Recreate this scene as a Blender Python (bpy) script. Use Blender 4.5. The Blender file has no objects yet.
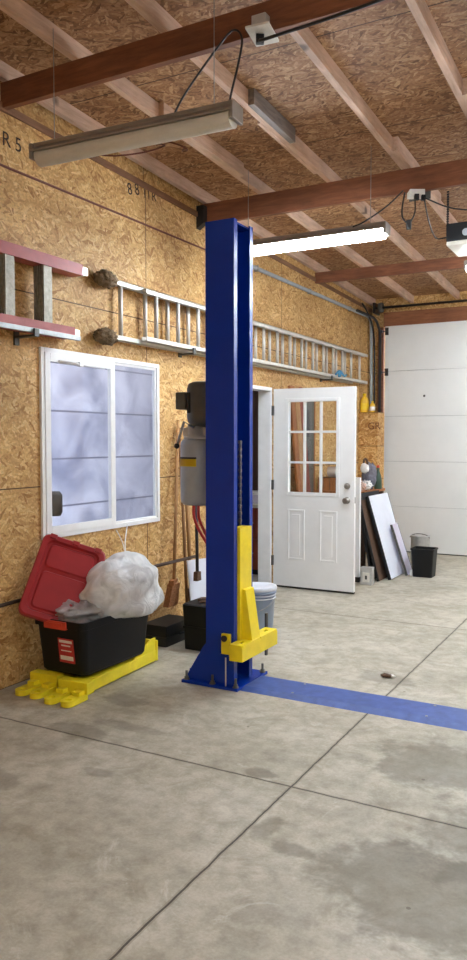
import bpy, bmesh, math, random
from mathutils import Vector, Matrix
random.seed(7)
PI = math.pi
scene = bpy.context.scene
COL = scene.collection
V = Vector

# ------------------------------------------------------------------ camera
F_PX, YAW, PIT, CAM = 764.0, math.radians(28.8), math.radians(-3.0), V((3.45, 0.0, 1.52))
Fw = V((-math.sin(YAW)*math.cos(PIT), math.cos(YAW)*math.cos(PIT), math.sin(PIT)))
Rt = V((math.cos(YAW), math.sin(YAW), 0))
Up = Rt.cross(Fw)
cd = bpy.data.cameras.new('camera')
cam = bpy.data.objects.new('camera', cd)
COL.objects.link(cam)
cam.matrix_world = Matrix(((Rt.x, Up.x, -Fw.x, CAM.x), (Rt.y, Up.y, -Fw.y, CAM.y), (Rt.z, Up.z, -Fw.z, CAM.z), (0, 0, 0, 1)))
cd.sensor_fit = 'AUTO'; cd.sensor_width = 36.0; cd.lens = F_PX/960.0*36.0
cd.clip_start = 0.05; cd.clip_end = 100
scene.camera = cam
scene.view_settings.view_transform = 'Standard'
scene.view_settings.look = 'None'
scene.view_settings.gamma = 1.0
scene.view_settings.use_curve_mapping = False
scene.view_settings.exposure = 1.2

# ------------------------------------------------------------------ materials
def hexc(r, g, b):
    f = lambda c: ((c/255+0.055)/1.055)**2.4 if c > 10 else c/255/12.92
    return (f(r), f(g), f(b), 1)

class NT:
    def __init__(s, name):
        s.m = bpy.data.materials.new(name); s.m.use_nodes = True
        s.t = s.m.node_tree; s.n = s.t.nodes; s.l = s.t.links
        s.b = s.n['Principled BSDF']
        s.out = s.n['Material Output']
    def add(s, typ, **kw):
        x = s.n.new(typ)
        for k, v in kw.items(): setattr(x, k, v)
        return x
    def link(s, a, b): s.l.new(a, b)
    def setin(s, node, **kw):
        for k, v in kw.items(): node.inputs[k.replace('_', ' ')].default_value = v
    def math(s, op, a, b=None, c=None, clamp=False):
        x = s.add('ShaderNodeMath', operation=op, use_clamp=clamp)
        for i, v in enumerate((a, b, c)):
            if v is None: continue
            if hasattr(v, 'links'): s.link(v, x.inputs[i])
            else: x.inputs[i].default_value = v
        return x.outputs[0]
    def ramp(s, fac, stops, interp='LINEAR'):
        x = s.add('ShaderNodeValToRGB'); x.color_ramp.interpolation = interp
        e = x.color_ramp.elements
        while len(e) < len(stops): e.new(0.5)
        for k, (p, c) in enumerate(stops): e[k].position = p; e[k].color = c
        s.link(fac, x.inputs[0]); return x.outputs[0]
    def mix(s, fac, a, b, blend='MIX'):
        x = s.add('ShaderNodeMix', data_type='RGBA', blend_type=blend)
        for i, v in ((0, fac), (6, a), (7, b)):
            if hasattr(v, 'links'): s.link(v, x.inputs[i])
            else: x.inputs[i].default_value = v
        return x.outputs[2]

def simple(name, col, rough=0.5, metal=0.0, var=0.12, scale=14.0, bump=0.0, spec=0.5, coat=0.0):
    n = NT(name)
    tc = n.add('ShaderNodeTexCoord')
    ns = n.add('ShaderNodeTexNoise'); n.setin(ns, Scale=scale, Detail=5.0, Roughness=0.6)
    n.link(tc.outputs['Object'], ns.inputs['Vector'])
    d = tuple(c*(1-var) for c in col[:3])+(1,)
    h = tuple(min(1, c*(1+var)) for c in col[:3])+(1,)
    n.link(n.ramp(ns.outputs[0], [(0.3, d), (0.7, h)]), n.b.inputs['Base Color'])
    n.b.inputs['Roughness'].default_value = rough; n.b.inputs['Metallic'].default_value = metal
    n.b.inputs['Specular IOR Level'].default_value = spec
    n.b.inputs['Coat Weight'].default_value = coat
    if bump:
        b = n.add('ShaderNodeBump'); n.setin(b, Strength=bump, Distance=0.01)
        n.link(ns.outputs[0], b.inputs['Height']); n.link(b.outputs[0], n.b.inputs['Normal'])
    return n.m

def wood(name, c1, c2, axis='Y', rough=0.65, scale=9.0, knots=False):
    n = NT(name)
    tc = n.add('ShaderNodeTexCoord')
    mp = n.add('ShaderNodeMapping')
    st = {'X': (0.12, 1, 1), 'Y': (1, 0.12, 1), 'Z': (1, 1, 0.12)}[axis]
    mp.inputs['Scale'].default_value = st
    n.link(tc.outputs['Object'], mp.inputs['Vector'])
    ns = n.add('ShaderNodeTexNoise'); n.setin(ns, Scale=scale*4, Detail=6.0, Roughness=0.65, Distortion=0.6)
    n.link(mp.outputs[0], ns.inputs['Vector'])
    c = n.ramp(ns.outputs[0], [(0.28, c1), (0.72, c2)])
    big = n.add('ShaderNodeTexNoise'); n.setin(big, Scale=2.2, Detail=3.0)
    n.link(tc.outputs['Object'], big.inputs['Vector'])
    f = n.ramp(big.outputs[0], [(0.3, (0.72, 0.7, 0.68, 1)), (0.65, (1.08, 1.08, 1.08, 1))])
    c = n.mix(1.0, c, f, 'MULTIPLY')
    if knots:
        vo = n.add('ShaderNodeTexVoronoi'); n.setin(vo, Scale=2.1); n.link(tc.outputs['Object'], vo.inputs['Vector'])
        k = n.ramp(vo.outputs['Distance'], [(0.05, (1, 1, 1, 1)), (0.1, (0, 0, 0, 1))])
        c = n.mix(k, c, tuple(x*0.3 for x in c1[:3])+(1,))
    n.link(c, n.b.inputs['Base Color']); n.b.inputs['Roughness'].default_value = rough
    b = n.add('ShaderNodeBump'); n.setin(b, Strength=0.25, Distance=0.004)
    n.link(ns.outputs[0], b.inputs['Height']); n.link(b.outputs[0], n.b.inputs['Normal'])
    return n.m

def osb(name, u, v, pal, seam=(2.44, 1.22), off=(0.0, 0.0), fl=1.25, wrap=False):
    """strand board: three layers of stretched flakes at different angles in the u,v plane"""
    n = NT(name)
    tc = n.add('ShaderNodeTexCoord'); sp = n.add('ShaderNodeSeparateXYZ'); n.link(tc.outputs['Object'], sp.inputs[0])
    cb = n.add('ShaderNodeCombineXYZ'); n.link(n.math('ADD', sp.outputs[0], sp.outputs[1]) if wrap else sp.outputs[u], cb.inputs[0]); n.link(sp.outputs[v], cb.inputs[1])
    warp = n.add('ShaderNodeTexNoise'); n.setin(warp, Scale=7.0, Detail=2.0); n.link(cb.outputs[0], warp.inputs['Vector'])
    va = n.add('ShaderNodeVectorMath', operation='SCALE'); va.inputs['Scale'].default_value = 0.09; n.link(warp.outputs['Color'], va.inputs[0])
    vb = n.add('ShaderNodeVectorMath', operation='ADD'); n.link(cb.outputs[0], vb.inputs[0]); n.link(va.outputs[0], vb.inputs[1])
    cols, hs = [], []
    for i, (rot, sx, sy) in enumerate(((0.12, 9, 46), (-0.4, 11, 52), (0.75, 11, 44), (-1.0, 14, 50))):
        mp = n.add('ShaderNodeMapping', vector_type='TEXTURE')
        mp.inputs['Rotation'].default_value = (0, 0, rot)
        n.link(vb.outputs[0], mp.inputs['Vector'])
        m2 = n.add('ShaderNodeMapping'); m2.inputs['Scale'].default_value = (sx*fl, sy*fl, 1); m2.inputs['Location'].default_value = (i*3.7, i*1.9, 0)
        n.link(mp.outputs[0], m2.inputs['Vector'])
        vo = n.add('ShaderNodeTexVoronoi', voronoi_dimensions='2D'); n.setin(vo, Scale=1.0, Randomness=1.0)
        n.link(m2.outputs[0], vo.inputs['Vector'])
        s2 = n.add('ShaderNodeSeparateColor'); n.link(vo.outputs['Color'], s2.inputs[0])
        cols.append(s2.outputs[0]); hs.append(s2.outputs[1])
    # choose the layer with the highest random height: flakes lie over each other
    cur, h = cols[0], hs[0]
    for k in range(1, 4):
        g = n.math('GREATER_THAN', hs[k], h)
        mx = n.add('ShaderNodeMix', data_type='FLOAT'); n.link(g, mx.inputs[0]); n.link(cur, mx.inputs[2]); n.link(cols[k], mx.inputs[3])
        cur = mx.outputs[0]; h = n.math('MAXIMUM', h, hs[k])
    c = n.ramp(cur, [(i/(len(pal)-1), p) for i, p in enumerate(pal)])
    fine = n.add('ShaderNodeTexNoise'); n.setin(fine, Scale=60.0, Detail=4.0); n.link(cb.outputs[0], fine.inputs['Vector'])
    c = n.mix(1.0, c, n.ramp(fine.outputs[0], [(0.3, (0.72, 0.69, 0.66, 1)), (0.68, (1.12, 1.12, 1.12, 1))]), 'MULTIPLY')
    big = n.add('ShaderNodeTexNoise'); n.setin(big, Scale=1.3, Detail=3.0); n.link(cb.outputs[0], big.inputs['Vector'])
    c = n.mix(1.0, c, n.ramp(big.outputs[0], [(0.32, (0.78, 0.74, 0.70, 1)), (0.68, (1.08, 1.08, 1.08, 1))]), 'MULTIPLY')
    if seam:
        lines = None
        for ax, per, o in ((u, seam[0], off[0]), (v, seam[1], off[1])):
            md = n.math('PINGPONG', n.math('ADD', sp.outputs[ax], per*10-o), per/2)
            md = n.math('LESS_THAN', md, 0.004)
            lines = md if lines is None else n.math('MAXIMUM', lines, md)
        c = n.mix(lines, c, tuple(x*0.25 for x in pal[0][:3])+(1,))
    n.link(c, n.b.inputs['Base Color']); n.b.inputs['Roughness'].default_value = 0.62
    n.b.inputs['Specular IOR Level'].default_value = 0.35
    b = n.add('ShaderNodeBump'); n.setin(b, Strength=0.3, Distance=0.004)
    n.link(h, b.inputs['Height']); n.link(b.outputs[0], n.b.inputs['Normal'])
    return n.m

def concrete():
    n = NT('concrete')
    tc = n.add('ShaderNodeTexCoord'); sp = n.add('ShaderNodeSeparateXYZ'); n.link(tc.outputs['Object'], sp.inputs[0])
    P = tc.outputs['Object']
    def noise(sc, det=5.0, ro=0.6, dist=0.0):
        x = n.add('ShaderNodeTexNoise'); n.setin(x, Scale=sc, Detail=det, Roughness=ro, Distortion=dist); n.link(P, x.inputs['Vector']); return x.outputs[0]
    c = n.ramp(noise(1.7, 8, 0.65, 0.4), [(0.3, hexc(160, 152, 134)), (0.5, hexc(181, 173, 155)), (0.72, hexc(199, 192, 176))])
    c = n.mix(1.0, c, n.ramp(noise(11, 6, 0.7), [(0.34, (0.74, 0.73, 0.70, 1)), (0.6, (1.05, 1.05, 1.05, 1))]), 'MULTIPLY')
    c = n.mix(1.0, c, n.ramp(noise(90, 3, 0.6), [(0.3, (0.9, 0.9, 0.9, 1)), (0.7, (1.06, 1.06, 1.06, 1))]), 'MULTIPLY')
    # trowel marks and pale scuffs
    sc = n.ramp(noise(3.2, 6, 0.7, 1.5), [(0.60, (0, 0, 0, 1)), (0.70, (0.45, 0.45, 0.45, 1))])
    c = n.mix(sc, c, hexc(212, 208, 194))
    sm = n.ramp(noise(4.5, 9, 0.75, 0.8), [(0.52, (0, 0, 0, 1)), (0.64, (0.4, 0.4, 0.4, 1))])
    c = n.mix(sm, c, hexc(132, 122, 98))
    # damp oil stains with a shape of their own
    wob = noise(5.5, 4, 0.65); wob2 = noise(2.3, 5, 0.6)
    for (sx, sy, rx, ry, amt) in ((2.82, 2.50, 0.36, 0.30, 0.55), (2.62, 3.52, 0.30, 0.26, 0.55), (2.31, 2.53, 0.08, 0.05, 0.5), (2.15, 2.62, 0.05, 0.1, 0.35),
                                  (1.98, 4.68, 0.20, 0.12, 0.40), (0.85, 3.05, 0.2, 0.07, 0.45), (0.9, 2.42, 0.13, 0.09, 0.4), (1.25, 2.7, 0.09, 0.04, 0.4),
                                  (0.78, 3.55, 0.14, 0.08, 0.45), (3.1, 2.9, 0.4, 0.3, 0.5), (1.05, 3.22, 0.25, 0.05, 0.35), (1.9, 3.05, 0.08, 0.05, 0.6)):
        dx = n.math('DIVIDE', n.math('SUBTRACT', sp.outputs[0], sx), rx)
        dy = n.math('DIVIDE', n.math('SUBTRACT', sp.outputs[1], sy), ry)
        d = n.math('SQRT', n.math('ADD', n.math('MULTIPLY', dx, dx), n.math('MULTIPLY', dy, dy)))
        d = n.math('ADD', d, n.math('MULTIPLY', n.math('SUBTRACT', wob, 0.5), 1.6))
        d = n.math('ADD', d, n.math('MULTIPLY', n.math('SUBTRACT', wob2, 0.5), 0.8))
        mr = n.add('ShaderNodeMapRange', interpolation_type='SMOOTHSTEP'); n.link(d, mr.inputs[0])
        n.setin(mr, From_Min=0.75, From_Max=1.25, To_Min=amt, To_Max=0.0)
        c = n.mix(mr.outputs[0], c, hexc(104, 96, 80))
    spots = n.add('ShaderNodeTexVoronoi'); n.setin(spots, Scale=5.0); n.link(P, spots.inputs['Vector'])
    sps = n.add('ShaderNodeSeparateColor'); n.link(spots.outputs['Color'], sps.inputs[0])
    k = n.math('MULTIPLY', n.math('LESS_THAN', spots.outputs['Distance'], 0.045), n.math('GREATER_THAN', sps.outputs[0], 0.7))
    c = n.mix(n.math('MULTIPLY', k, 0.55), c, hexc(70, 58, 44))
    # sawn control joints
    jw = n.math('MULTIPLY', n.math('SUBTRACT', noise(9, 2), 0.5), 0.012)
    j = None; soft = None
    for ax, vals in ((0, (2.092, 4.6)), (1, (2.995, 6.2))):
        for v in vals:
            d = n.math('ABSOLUTE', n.math('SUBTRACT', n.math('ADD', sp.outputs[ax], jw), v))
            a = n.math('LESS_THAN', d, 0.0042)
            b = n.math('LESS_THAN', d, 0.011)
            j = a if j is None else n.math('MAXIMUM', j, a); soft = b if soft is None else n.math('MAXIMUM', soft, b)
    c = n.mix(n.math('MULTIPLY', soft, 0.35), c, hexc(110, 98, 78))
    c = n.mix(n.math('MULTIPLY', j, 0.9), c, hexc(62, 54, 42))
    n.link(c, n.b.inputs['Base Color'])
    n.link(n.ramp(noise(2.6, 5), [(0.3, (0.42, 0.42, 0.42, 1)), (0.7, (0.66, 0.66, 0.66, 1))]), n.b.inputs['Roughness'])
    n.b.inputs['Specular IOR Level'].default_value = 0.35
    b = n.add('ShaderNodeBump'); n.setin(b, Strength=0.12, Distance=0.01)
    n.link(noise(26, 6, 0.7), b.inputs['Height']); n.link(b.outputs[0], n.b.inputs['Normal'])
    return n.m

def emissive(name, col, strength):
    n = NT(name)
    n.b.inputs['Base Color'].default_value = (0.9, 0.9, 0.9, 1)
    n.b.inputs['Emission Color'].default_value = col
    tc = n.add('ShaderNodeTexCoord'); ns = n.add('ShaderNodeTexNoise'); n.setin(ns, Scale=3.0); n.link(tc.outputs['Object'], ns.inputs['Vector'])
    n.link(n.math('MULTIPLY_ADD', ns.outputs[0], strength*0.1, strength*0.95), n.b.inputs['Emission Strength'])
    return n.m

def glass(name, tint=(1, 1, 1, 1), refl=0.08):
    n = NT(name)
    tr = n.add('ShaderNodeBsdfTransparent'); tr.inputs[0].default_value = tint
    gl = n.add('ShaderNodeBsdfGlossy'); gl.inputs['Roughness'].default_value = 0.03
    fr = n.add('ShaderNodeLayerWeight'); fr.inputs[0].default_value = 0.5
    mx = n.add('ShaderNodeMixShader'); n.link(n.math('MULTIPLY_ADD', n.math('POWER', fr.outputs['Facing'], 5.0), 0.6, refl*0.5), mx.inputs[0])
    n.link(tr.outputs[0], mx.inputs[1]); n.link(gl.outputs[0], mx.inputs[2])
    n.link(mx.outputs[0], n.out.inputs['Surface'])
    return n.m

def film(name, col, opacity=0.75):
    n = NT(name)
    tc = n.add('ShaderNodeTexCoord'); ns = n.add('ShaderNodeTexNoise'); n.setin(ns, Scale=9.0, Detail=5.0, Distortion=1.2)
    n.link(tc.outputs['Object'], ns.inputs['Vector'])
    di = n.add('ShaderNodeBsdfDiffuse'); di.inputs[0].default_value = col
    tl = n.add('ShaderNodeBsdfTranslucent'); tl.inputs[0].default_value = col
    gl = n.add('ShaderNodeBsdfGlossy'); gl.inputs['Roughness'].default_value = 0.22
    tr = n.add('ShaderNodeBsdfTransparent')
    b = n.add('ShaderNodeBump'); n.setin(b, Strength=0.7, Distance=0.03); n.link(ns.outputs[0], b.inputs['Height'])
    for x in (di, tl, gl): n.link(b.outputs[0], x.inputs['Normal'])
    m1 = n.add('ShaderNodeMixShader'); m1.inputs[0].default_value = 0.3; n.link(di.outputs[0], m1.inputs[1]); n.link(tl.outputs[0], m1.inputs[2])
    m2 = n.add('ShaderNodeMixShader'); m2.inputs[0].default_value = 0.1; n.link(m1.outputs[0], m2.inputs[1]); n.link(gl.outputs[0], m2.inputs[2])
    m3 = n.add('ShaderNodeMixShader')
    n.link(n.math('ADD', n.math('MULTIPLY', n.math('SUBTRACT', ns.outputs[0], 0.5), 0.8), opacity, clamp=True), m3.inputs[0])
    n.link(tr.outputs[0], m3.inputs[1]); n.link(m2.outputs[0], m3.inputs[2])
    n.link(m3.outputs[0], n.out.inputs['Surface'])
    return n.m

def backlit_sheet():
    n = NT('translucent_sheet')
    tc = n.add('ShaderNodeTexCoord'); sp = n.add('ShaderNodeSeparateXYZ'); n.link(tc.outputs['Object'], sp.inputs[0])
    ns = n.add('ShaderNodeTexNoise'); n.setin(ns, Scale=2.6, Detail=5.0, Distortion=0.7); n.link(tc.outputs['Object'], ns.inputs['Vector'])
    c = n.ramp(ns.outputs[0], [(0.3, hexc(188, 192, 208)), (0.7, hexc(236, 238, 246))])
    d = n.math('PINGPONG', n.math('SUBTRACT', n.math('ADD', sp.outputs[2], 3.8), 1.75), 0.19)
    c = n.mix(n.math('LESS_THAN', d, 0.007), c, hexc(172, 174, 188))
    tl = n.add('ShaderNodeBsdfTranslucent'); df = n.add('ShaderNodeBsdfDiffuse'); mx = n.add('ShaderNodeMixShader'); mx.inputs[0].default_value = 0.35
    n.link(c, tl.inputs[0]); n.link(c, df.inputs[0]); n.link(tl.outputs[0], mx.inputs[1]); n.link(df.outputs[0], mx.inputs[2]); n.link(mx.outputs[0], n.out.inputs['Surface'])
    return n.m

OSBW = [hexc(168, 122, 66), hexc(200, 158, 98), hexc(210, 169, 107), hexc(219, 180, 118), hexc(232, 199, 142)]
OSBC = [hexc(118, 82, 52), hexc(154, 112, 76), hexc(168, 126, 88), hexc(180, 140, 102), hexc(202, 166, 126)]  # same sheathing as the walls; ceiling shade is put into these darker tones
M = dict(
    osb_wall=osb('strand_board_wall', 1, 2, OSBW),
    osb_far=osb('strand_board_far', 0, 2, OSBW),
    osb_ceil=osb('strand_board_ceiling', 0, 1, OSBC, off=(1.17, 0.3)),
    osb_cab=osb('strand_board_cabinet', 0, 2, [hexc(176, 122, 62), hexc(206, 158, 94), hexc(222, 178, 112), hexc(236, 200, 140)], seam=(2.44, 0.44), off=(1.0, 0.12), wrap=True),
    concrete=concrete(),
    beam=wood('reddish_beam', hexc(104, 60, 38), hexc(146, 92, 60), 'X', knots=True),
    header=wood('header_board', hexc(122, 72, 42), hexc(160, 102, 64), 'X'),
    rafter=wood('rafter_lumber', hexc(200, 166, 142), hexc(236, 206, 182), 'Y', knots=True),
    plate=wood('plate_lumber', hexc(110, 74, 48), hexc(150, 108, 76), 'Y'),
    greywood=wood('grey_splice', hexc(104, 98, 98), hexc(150, 142, 136), 'Y'),
    handle=wood('pale_handle', hexc(150, 104, 58), hexc(196, 150, 96), 'Z'),
    handle2=wood('worn_handle', hexc(112, 76, 44), hexc(160, 116, 72), 'Z'),
    darkwood=wood('dark_stick', hexc(52, 36, 24), hexc(84, 58, 40), 'Y'),
    redwood=wood('red_cabinet_wood', hexc(112, 44, 24), hexc(160, 72, 42), 'Z'),
    brownboard=wood('brown_plank', hexc(132, 78, 40), hexc(186, 120, 68), 'Z'),
    panelling=wood('brown_panelling', hexc(92, 68, 58), hexc(120, 92, 80), 'Z'),
    blue=simple('blue_enamel', hexc(10, 50, 150), 0.25, 0, 0.1, 5, spec=0.35),
    blue_floor=simple('worn_blue_paint', hexc(62, 86, 150), 0.5, 0, 0.22, 18),
    yellow=simple('yellow_enamel', hexc(240, 214, 30), 0.38, 0, 0.1, 9),
    yellow_worn=simple('worn_yellow', hexc(240, 222, 40), 0.45, 0, 0.09, 12),
    alu=simple('aluminium', hexc(206, 206, 202), 0.38, 0.75, 0.08, 30),
    tread=simple('grooved_tread', hexc(150, 144, 130), 0.55, 0.5, 0.3, 40),
    alu_pale=simple('pale_aluminium', hexc(208, 204, 194), 0.45, 0.35, 0.08, 30),
    steel=simple('dull_steel', hexc(150, 150, 148), 0.45, 0.8, 0.15, 20),
    conduit=simple('grey_conduit', hexc(160, 165, 170), 0.45, 0.3, 0.1, 20),
    red_fibre=simple('red_fibreglass', hexc(168, 74, 66), 0.5, 0, 0.15, 12),
    red_plastic=simple('red_plastic', hexc(158, 34, 36), 0.42, 0, 0.12, 7),
    red_hose=simple('red_hose', hexc(196, 48, 44), 0.4),
    red_bright=simple('red_latch', hexc(206, 66, 44), 0.4),
    black_plastic=simple('black_plastic', hexc(13, 13, 14), 0.5, 0, 0.2, 9, spec=0.3),
    black=simple('black_matte', hexc(20, 19, 19), 0.6, 0, 0.2, 9),
    black_metal=simple('black_metal', hexc(44, 42, 42), 0.5, 0.3, 0.2, 12),
    dark_grey=simple('dark_grey_metal', hexc(80, 78, 72), 0.5, 0.2, 0.15, 10),
    tank=simple('grey_tank_plastic', hexc(158, 162, 164), 0.42, 0, 0.1, 8),
    white=simple('white_paint', hexc(228, 228, 226), 0.42, 0, 0.03, 6),
    garage=simple('white_garage_steel', hexc(226, 226, 222), 0.5, 0, 0.03, 3),
    vinyl=simple('white_vinyl', hexc(236, 236, 234), 0.4, 0, 0.04, 10),
    white_sheet=simple('white_sheet', hexc(226, 230, 240), 0.5, 0, 0.05, 5),
    lilac=simple('pale_lilac_board', hexc(206, 200, 216), 0.5, 0, 0.06, 5),
    lamp_metal=simple('lamp_housing', hexc(146, 137, 126), 0.45, 0.2, 0.12, 10),
    lamp_off=simple('unlit_lens', hexc(206, 200, 186), 0.45, 0, 0.06, 10),
    lamp_on=emissive('lit_tube', (0.83, 0.93, 1.04, 1), 44.0),
    cord=simple('black_cord', hexc(24, 22, 22), 0.5),
    brown_cord=simple('brown_cord', hexc(104, 48, 28), 0.55),
    chain=simple('oily_chain', hexc(120, 118, 124), 0.4, 0.8, 0.3, 60),
    brass=simple('satin_nickel', hexc(150, 146, 140), 0.3, 0.9, 0.1, 30),
    fuzz=simple('matted_pad', hexc(112, 92, 66), 0.95, 0, 0.4, 40, bump=1.0),
    bristle=simple('orange_bristle', hexc(158, 106, 66), 0.9, 0, 0.3, 60, bump=1.0),
    bristle_dark=simple('dark_bristle', hexc(90, 66, 48), 0.9, 0, 0.3, 60, bump=1.0),
    cyan=simple('blue_rope', hexc(70, 140, 180), 0.6),
    bucket=simple('pale_blue_bucket', hexc(150, 166, 190), 0.45, 0, 0.06, 6),
    lidwhite=simple('bucket_lid_white', hexc(206, 210, 218), 0.4, 0, 0.05, 6),
    glass=glass('clear_glass', (0.96, 0.97, 0.97, 1), 0.06),
    wglass=glass('window_glass', (0.9, 0.93, 0.97, 1), 0.07),
    bag_white=film('white_plastic_film', hexc(238, 238, 236), 0.86),
    bag_clear=film('grey_plastic_film', hexc(206, 204, 200), 0.62),
    backlit_sheet=backlit_sheet(),
    label_red=simple('red_label', hexc(186, 44, 48), 0.5, 0, 0.2, 40),
    label_white=simple('white_label', hexc(226, 222, 216), 0.5),
    label_yellow=simple('yellow_label', hexc(232, 196, 24), 0.5, 0, 0.05),
    oil=simple('yellow_oil_plastic', hexc(226, 180, 40), 0.35, 0, 0.1, 9),
    green=simple('dark_green_plastic', hexc(58, 84, 66), 0.4),
    grey_cloth=simple('grey_cloth', hexc(120, 120, 132), 0.9, 0, 0.35, 20, bump=0.6),
    pink_cloth=simple('pinkish_cloth', hexc(206, 172, 156), 0.9, 0, 0.25, 14, bump=0.6),
    paper=simple('paper_roll', hexc(232, 230, 226), 0.8),
    stamp=simple('ink_stamp', hexc(112, 70, 38), 0.8),
    ink=simple('dark_ink', hexc(48, 32, 24), 0.8),
    insul=simple('dark_rubber', hexc(40, 38, 36), 0.7),
    galv=simple('galvanised_box', hexc(196, 194, 190), 0.45, 0.4, 0.1, 30),
    ivory=simple('ivory_plate', hexc(222, 218, 208), 0.5),
)

# ------------------------------------------------------------------ mesh helpers (world coordinates)
class MB:
    def __init__(s): s.bm = bmesh.new()
    def box(s, lo, hi, bev=0.0, mat=None):
        lo, hi = V(lo), V(hi)
        return s.obox((lo+hi)/2, hi-lo, mat, bev)
    def obox(s, c, size, rot=None, bev=0.0, seg=2):
        r = bmesh.ops.create_cube(s.bm, size=1.0)
        vs = r['verts']
        T = Matrix.Translation(V(c)) @ (rot.to_4x4() if rot is not None else Matrix()) @ Matrix.Diagonal((*size, 1))
        bmesh.ops.transform(s.bm, matrix=T, verts=vs)
        if bev:
            es = list({e for v in vs for e in v.link_edges})
            bmesh.ops.bevel(s.bm, geom=es, offset=bev, segments=seg, profile=0.7, affect='EDGES')
        return s
    def tube(s, pts, r, n=10, caps=True):
        pts = [V(p) for p in pts]
        rs = r if isinstance(r, (list, tuple)) else [r]*len(pts)
        rings = []; prev = None
        for i, p in enumerate(pts):
            d = (pts[min(i+1, len(pts)-1)]-pts[max(i-1, 0)]).normalized()
            if prev is None:
                a = d.orthogonal().normalized()
            else:
                a = (prev-d*prev.dot(d)).normalized()
            prev = a; b = d.cross(a)
            rings.append([s.bm.verts.new(p+(a*math.cos(2*PI*k/n)+b*math.sin(2*PI*k/n))*rs[i]) for k in range(n)])
        for i in range(len(rings)-1):
            for k in range(n):
                f = s.bm.faces.new((rings[i][k], rings[i][(k+1) % n], rings[i+1][(k+1) % n], rings[i+1][k])); f.smooth = True
        if caps:
            s.bm.faces.new(rings[0][::-1]); s.bm.faces.new(rings[-1])
        return s
    def lathe(s, c, prof, axis=(0, 0, 1), n=28, cap0=True, cap1=True, sq=(1, 1)):
        ax = V(axis).normalized(); a = ax.orthogonal().normalized(); b = ax.cross(a); c = V(c)
        rings = [[s.bm.verts.new(c+ax*z+(a*math.cos(2*PI*k/n)*sq[0]+b*math.sin(2*PI*k/n)*sq[1])*r) for k in range(n)] for r, z in prof]
        for i in range(len(rings)-1):
            for k in range(n):
                f = s.bm.faces.new((rings[i][k], rings[i][(k+1) % n], rings[i+1][(k+1) % n], rings[i+1][k])); f.smooth = True
        if cap0: s.bm.faces.new(rings[0][::-1])
        if cap1: s.bm.faces.new(rings[-1])
        return s
    def prism(s, pts, vec):
        """polygon pts (3D) extruded by vec"""
        a = [s.bm.verts.new(V(p)) for p in pts]; b = [s.bm.verts.new(V(p)+V(vec)) for p in pts]
        n = len(a)
        s.bm.faces.new(a[::-1]); s.bm.faces.new(b)
        for k in range(n): s.bm.faces.new((a[k], a[(k+1) % n], b[(k+1) % n], b[k]))
        return s
    def ring_plate(s, outer, hc, hr, ax, vec):
        """plate of outline outer (list of (u,v)), round hole at hc radius hr; ax(u,v)->3D; extruded by vec"""
        inn = []
        for (u, v) in outer:
            t = math.atan2(v-hc[1], u-hc[0]); inn.append((hc[0]+hr*math.cos(t), hc[1]+hr*math.sin(t)))
        vec = V(vec)
        def mk(lst, o): return [s.bm.verts.new(V(ax(u, v))+o) for u, v in lst]
        o0, i0, o1, i1 = mk(outer, V((0, 0, 0))), mk(inn, V((0, 0, 0))), mk(outer, vec), mk(inn, vec)
        n = len(outer)
        for k in range(n):
            j = (k+1) % n
            for q in ((o0[j], o0[k], i0[k], i0[j]), (o1[k], o1[j], i1[j], i1[k]), (o0[k], o0[j], o1[j], o1[k]), (i0[j], i0[k], i1[k], i1[j])):
                s.bm.faces.new(q)
        return s
    def blob(s, c, rad, seed=0, amp=0.15, freq=3.0, sub=4, fn=None, rough=0.8):
        from mathutils import noise
        r = bmesh.ops.create_icosphere(s.bm, subdivisions=sub, radius=1.0)
        c = V(c); rad = V(rad)
        for v in r['verts']:
            d = v.co.normalized()
            k = 1+amp*noise.fractal(d*freq+V((seed, seed*1.7, seed*0.6)), rough, 2.0, 4)
            p = V((d.x*rad.x*k, d.y*rad.y*k, d.z*rad.z*k))
            if fn: p = fn(p)
            v.co = c+p
        for f in s.bm.faces: f.smooth = True
        return s

WM = {}
def tag(o, label=None, cat=None, group=None, kind=None):
    if label: o['label'] = label
    if cat: o['category'] = cat
    if group: o['group'] = group
    if kind: o['kind'] = kind
    return o
def thing(name, loc, label, cat, group=None, rz=0.0):
    o = bpy.data.objects.new(name, None); COL.objects.link(o)
    o.location = loc; o.rotation_euler = (0, 0, rz); o.empty_display_size = 0.1
    WM[o.name] = Matrix.Translation(V(loc)) @ Matrix.Rotation(rz, 4, 'Z')
    return tag(o, label, cat, group)
def obj(name, mb, mat, parent=None, origin=None, label=None, local=False):
    bmesh.ops.recalc_face_normals(mb.bm, faces=mb.bm.faces[:])
    if parent is not None:
        W = WM[parent.name]
        if not local: bmesh.ops.transform(mb.bm, matrix=W.inverted(), verts=mb.bm.verts[:])
        W2 = W
    else:
        if origin is None:
            xs = [v.co for v in mb.bm.verts]
            lo = V((min(p.x for p in xs), min(p.y for p in xs), min(p.z for p in xs))); hi = V((max(p.x for p in xs), max(p.y for p in xs), 0))
            origin = V(((lo.x+hi.x)/2, (lo.y+hi.y)/2, lo.z))
        W2 = Matrix.Translation(V(origin))
        bmesh.ops.transform(mb.bm, matrix=W2.inverted(), verts=mb.bm.verts[:])
    me = bpy.data.meshes.new(name); mb.bm.to_mesh(me); mb.bm.free()
    me.materials.append(M[mat] if isinstance(mat, str) else mat)
    o = bpy.data.objects.new(name, me); COL.objects.link(o)
    if parent is not None: o.parent = parent
    else: o.location = origin
    WM[o.name] = W2
    if label: o['label'] = label
    return o
def struct(name, mb, mat, parent=None, **k):
    o = obj(name, mb, mat, parent, origin=(0, 0, 0) if parent is None else None, **k)
    if parent is None: o['kind'] = 'structure'
    return o
def B(lo, hi, bev=0.0): return MB().box(lo, hi, bev)
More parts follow.
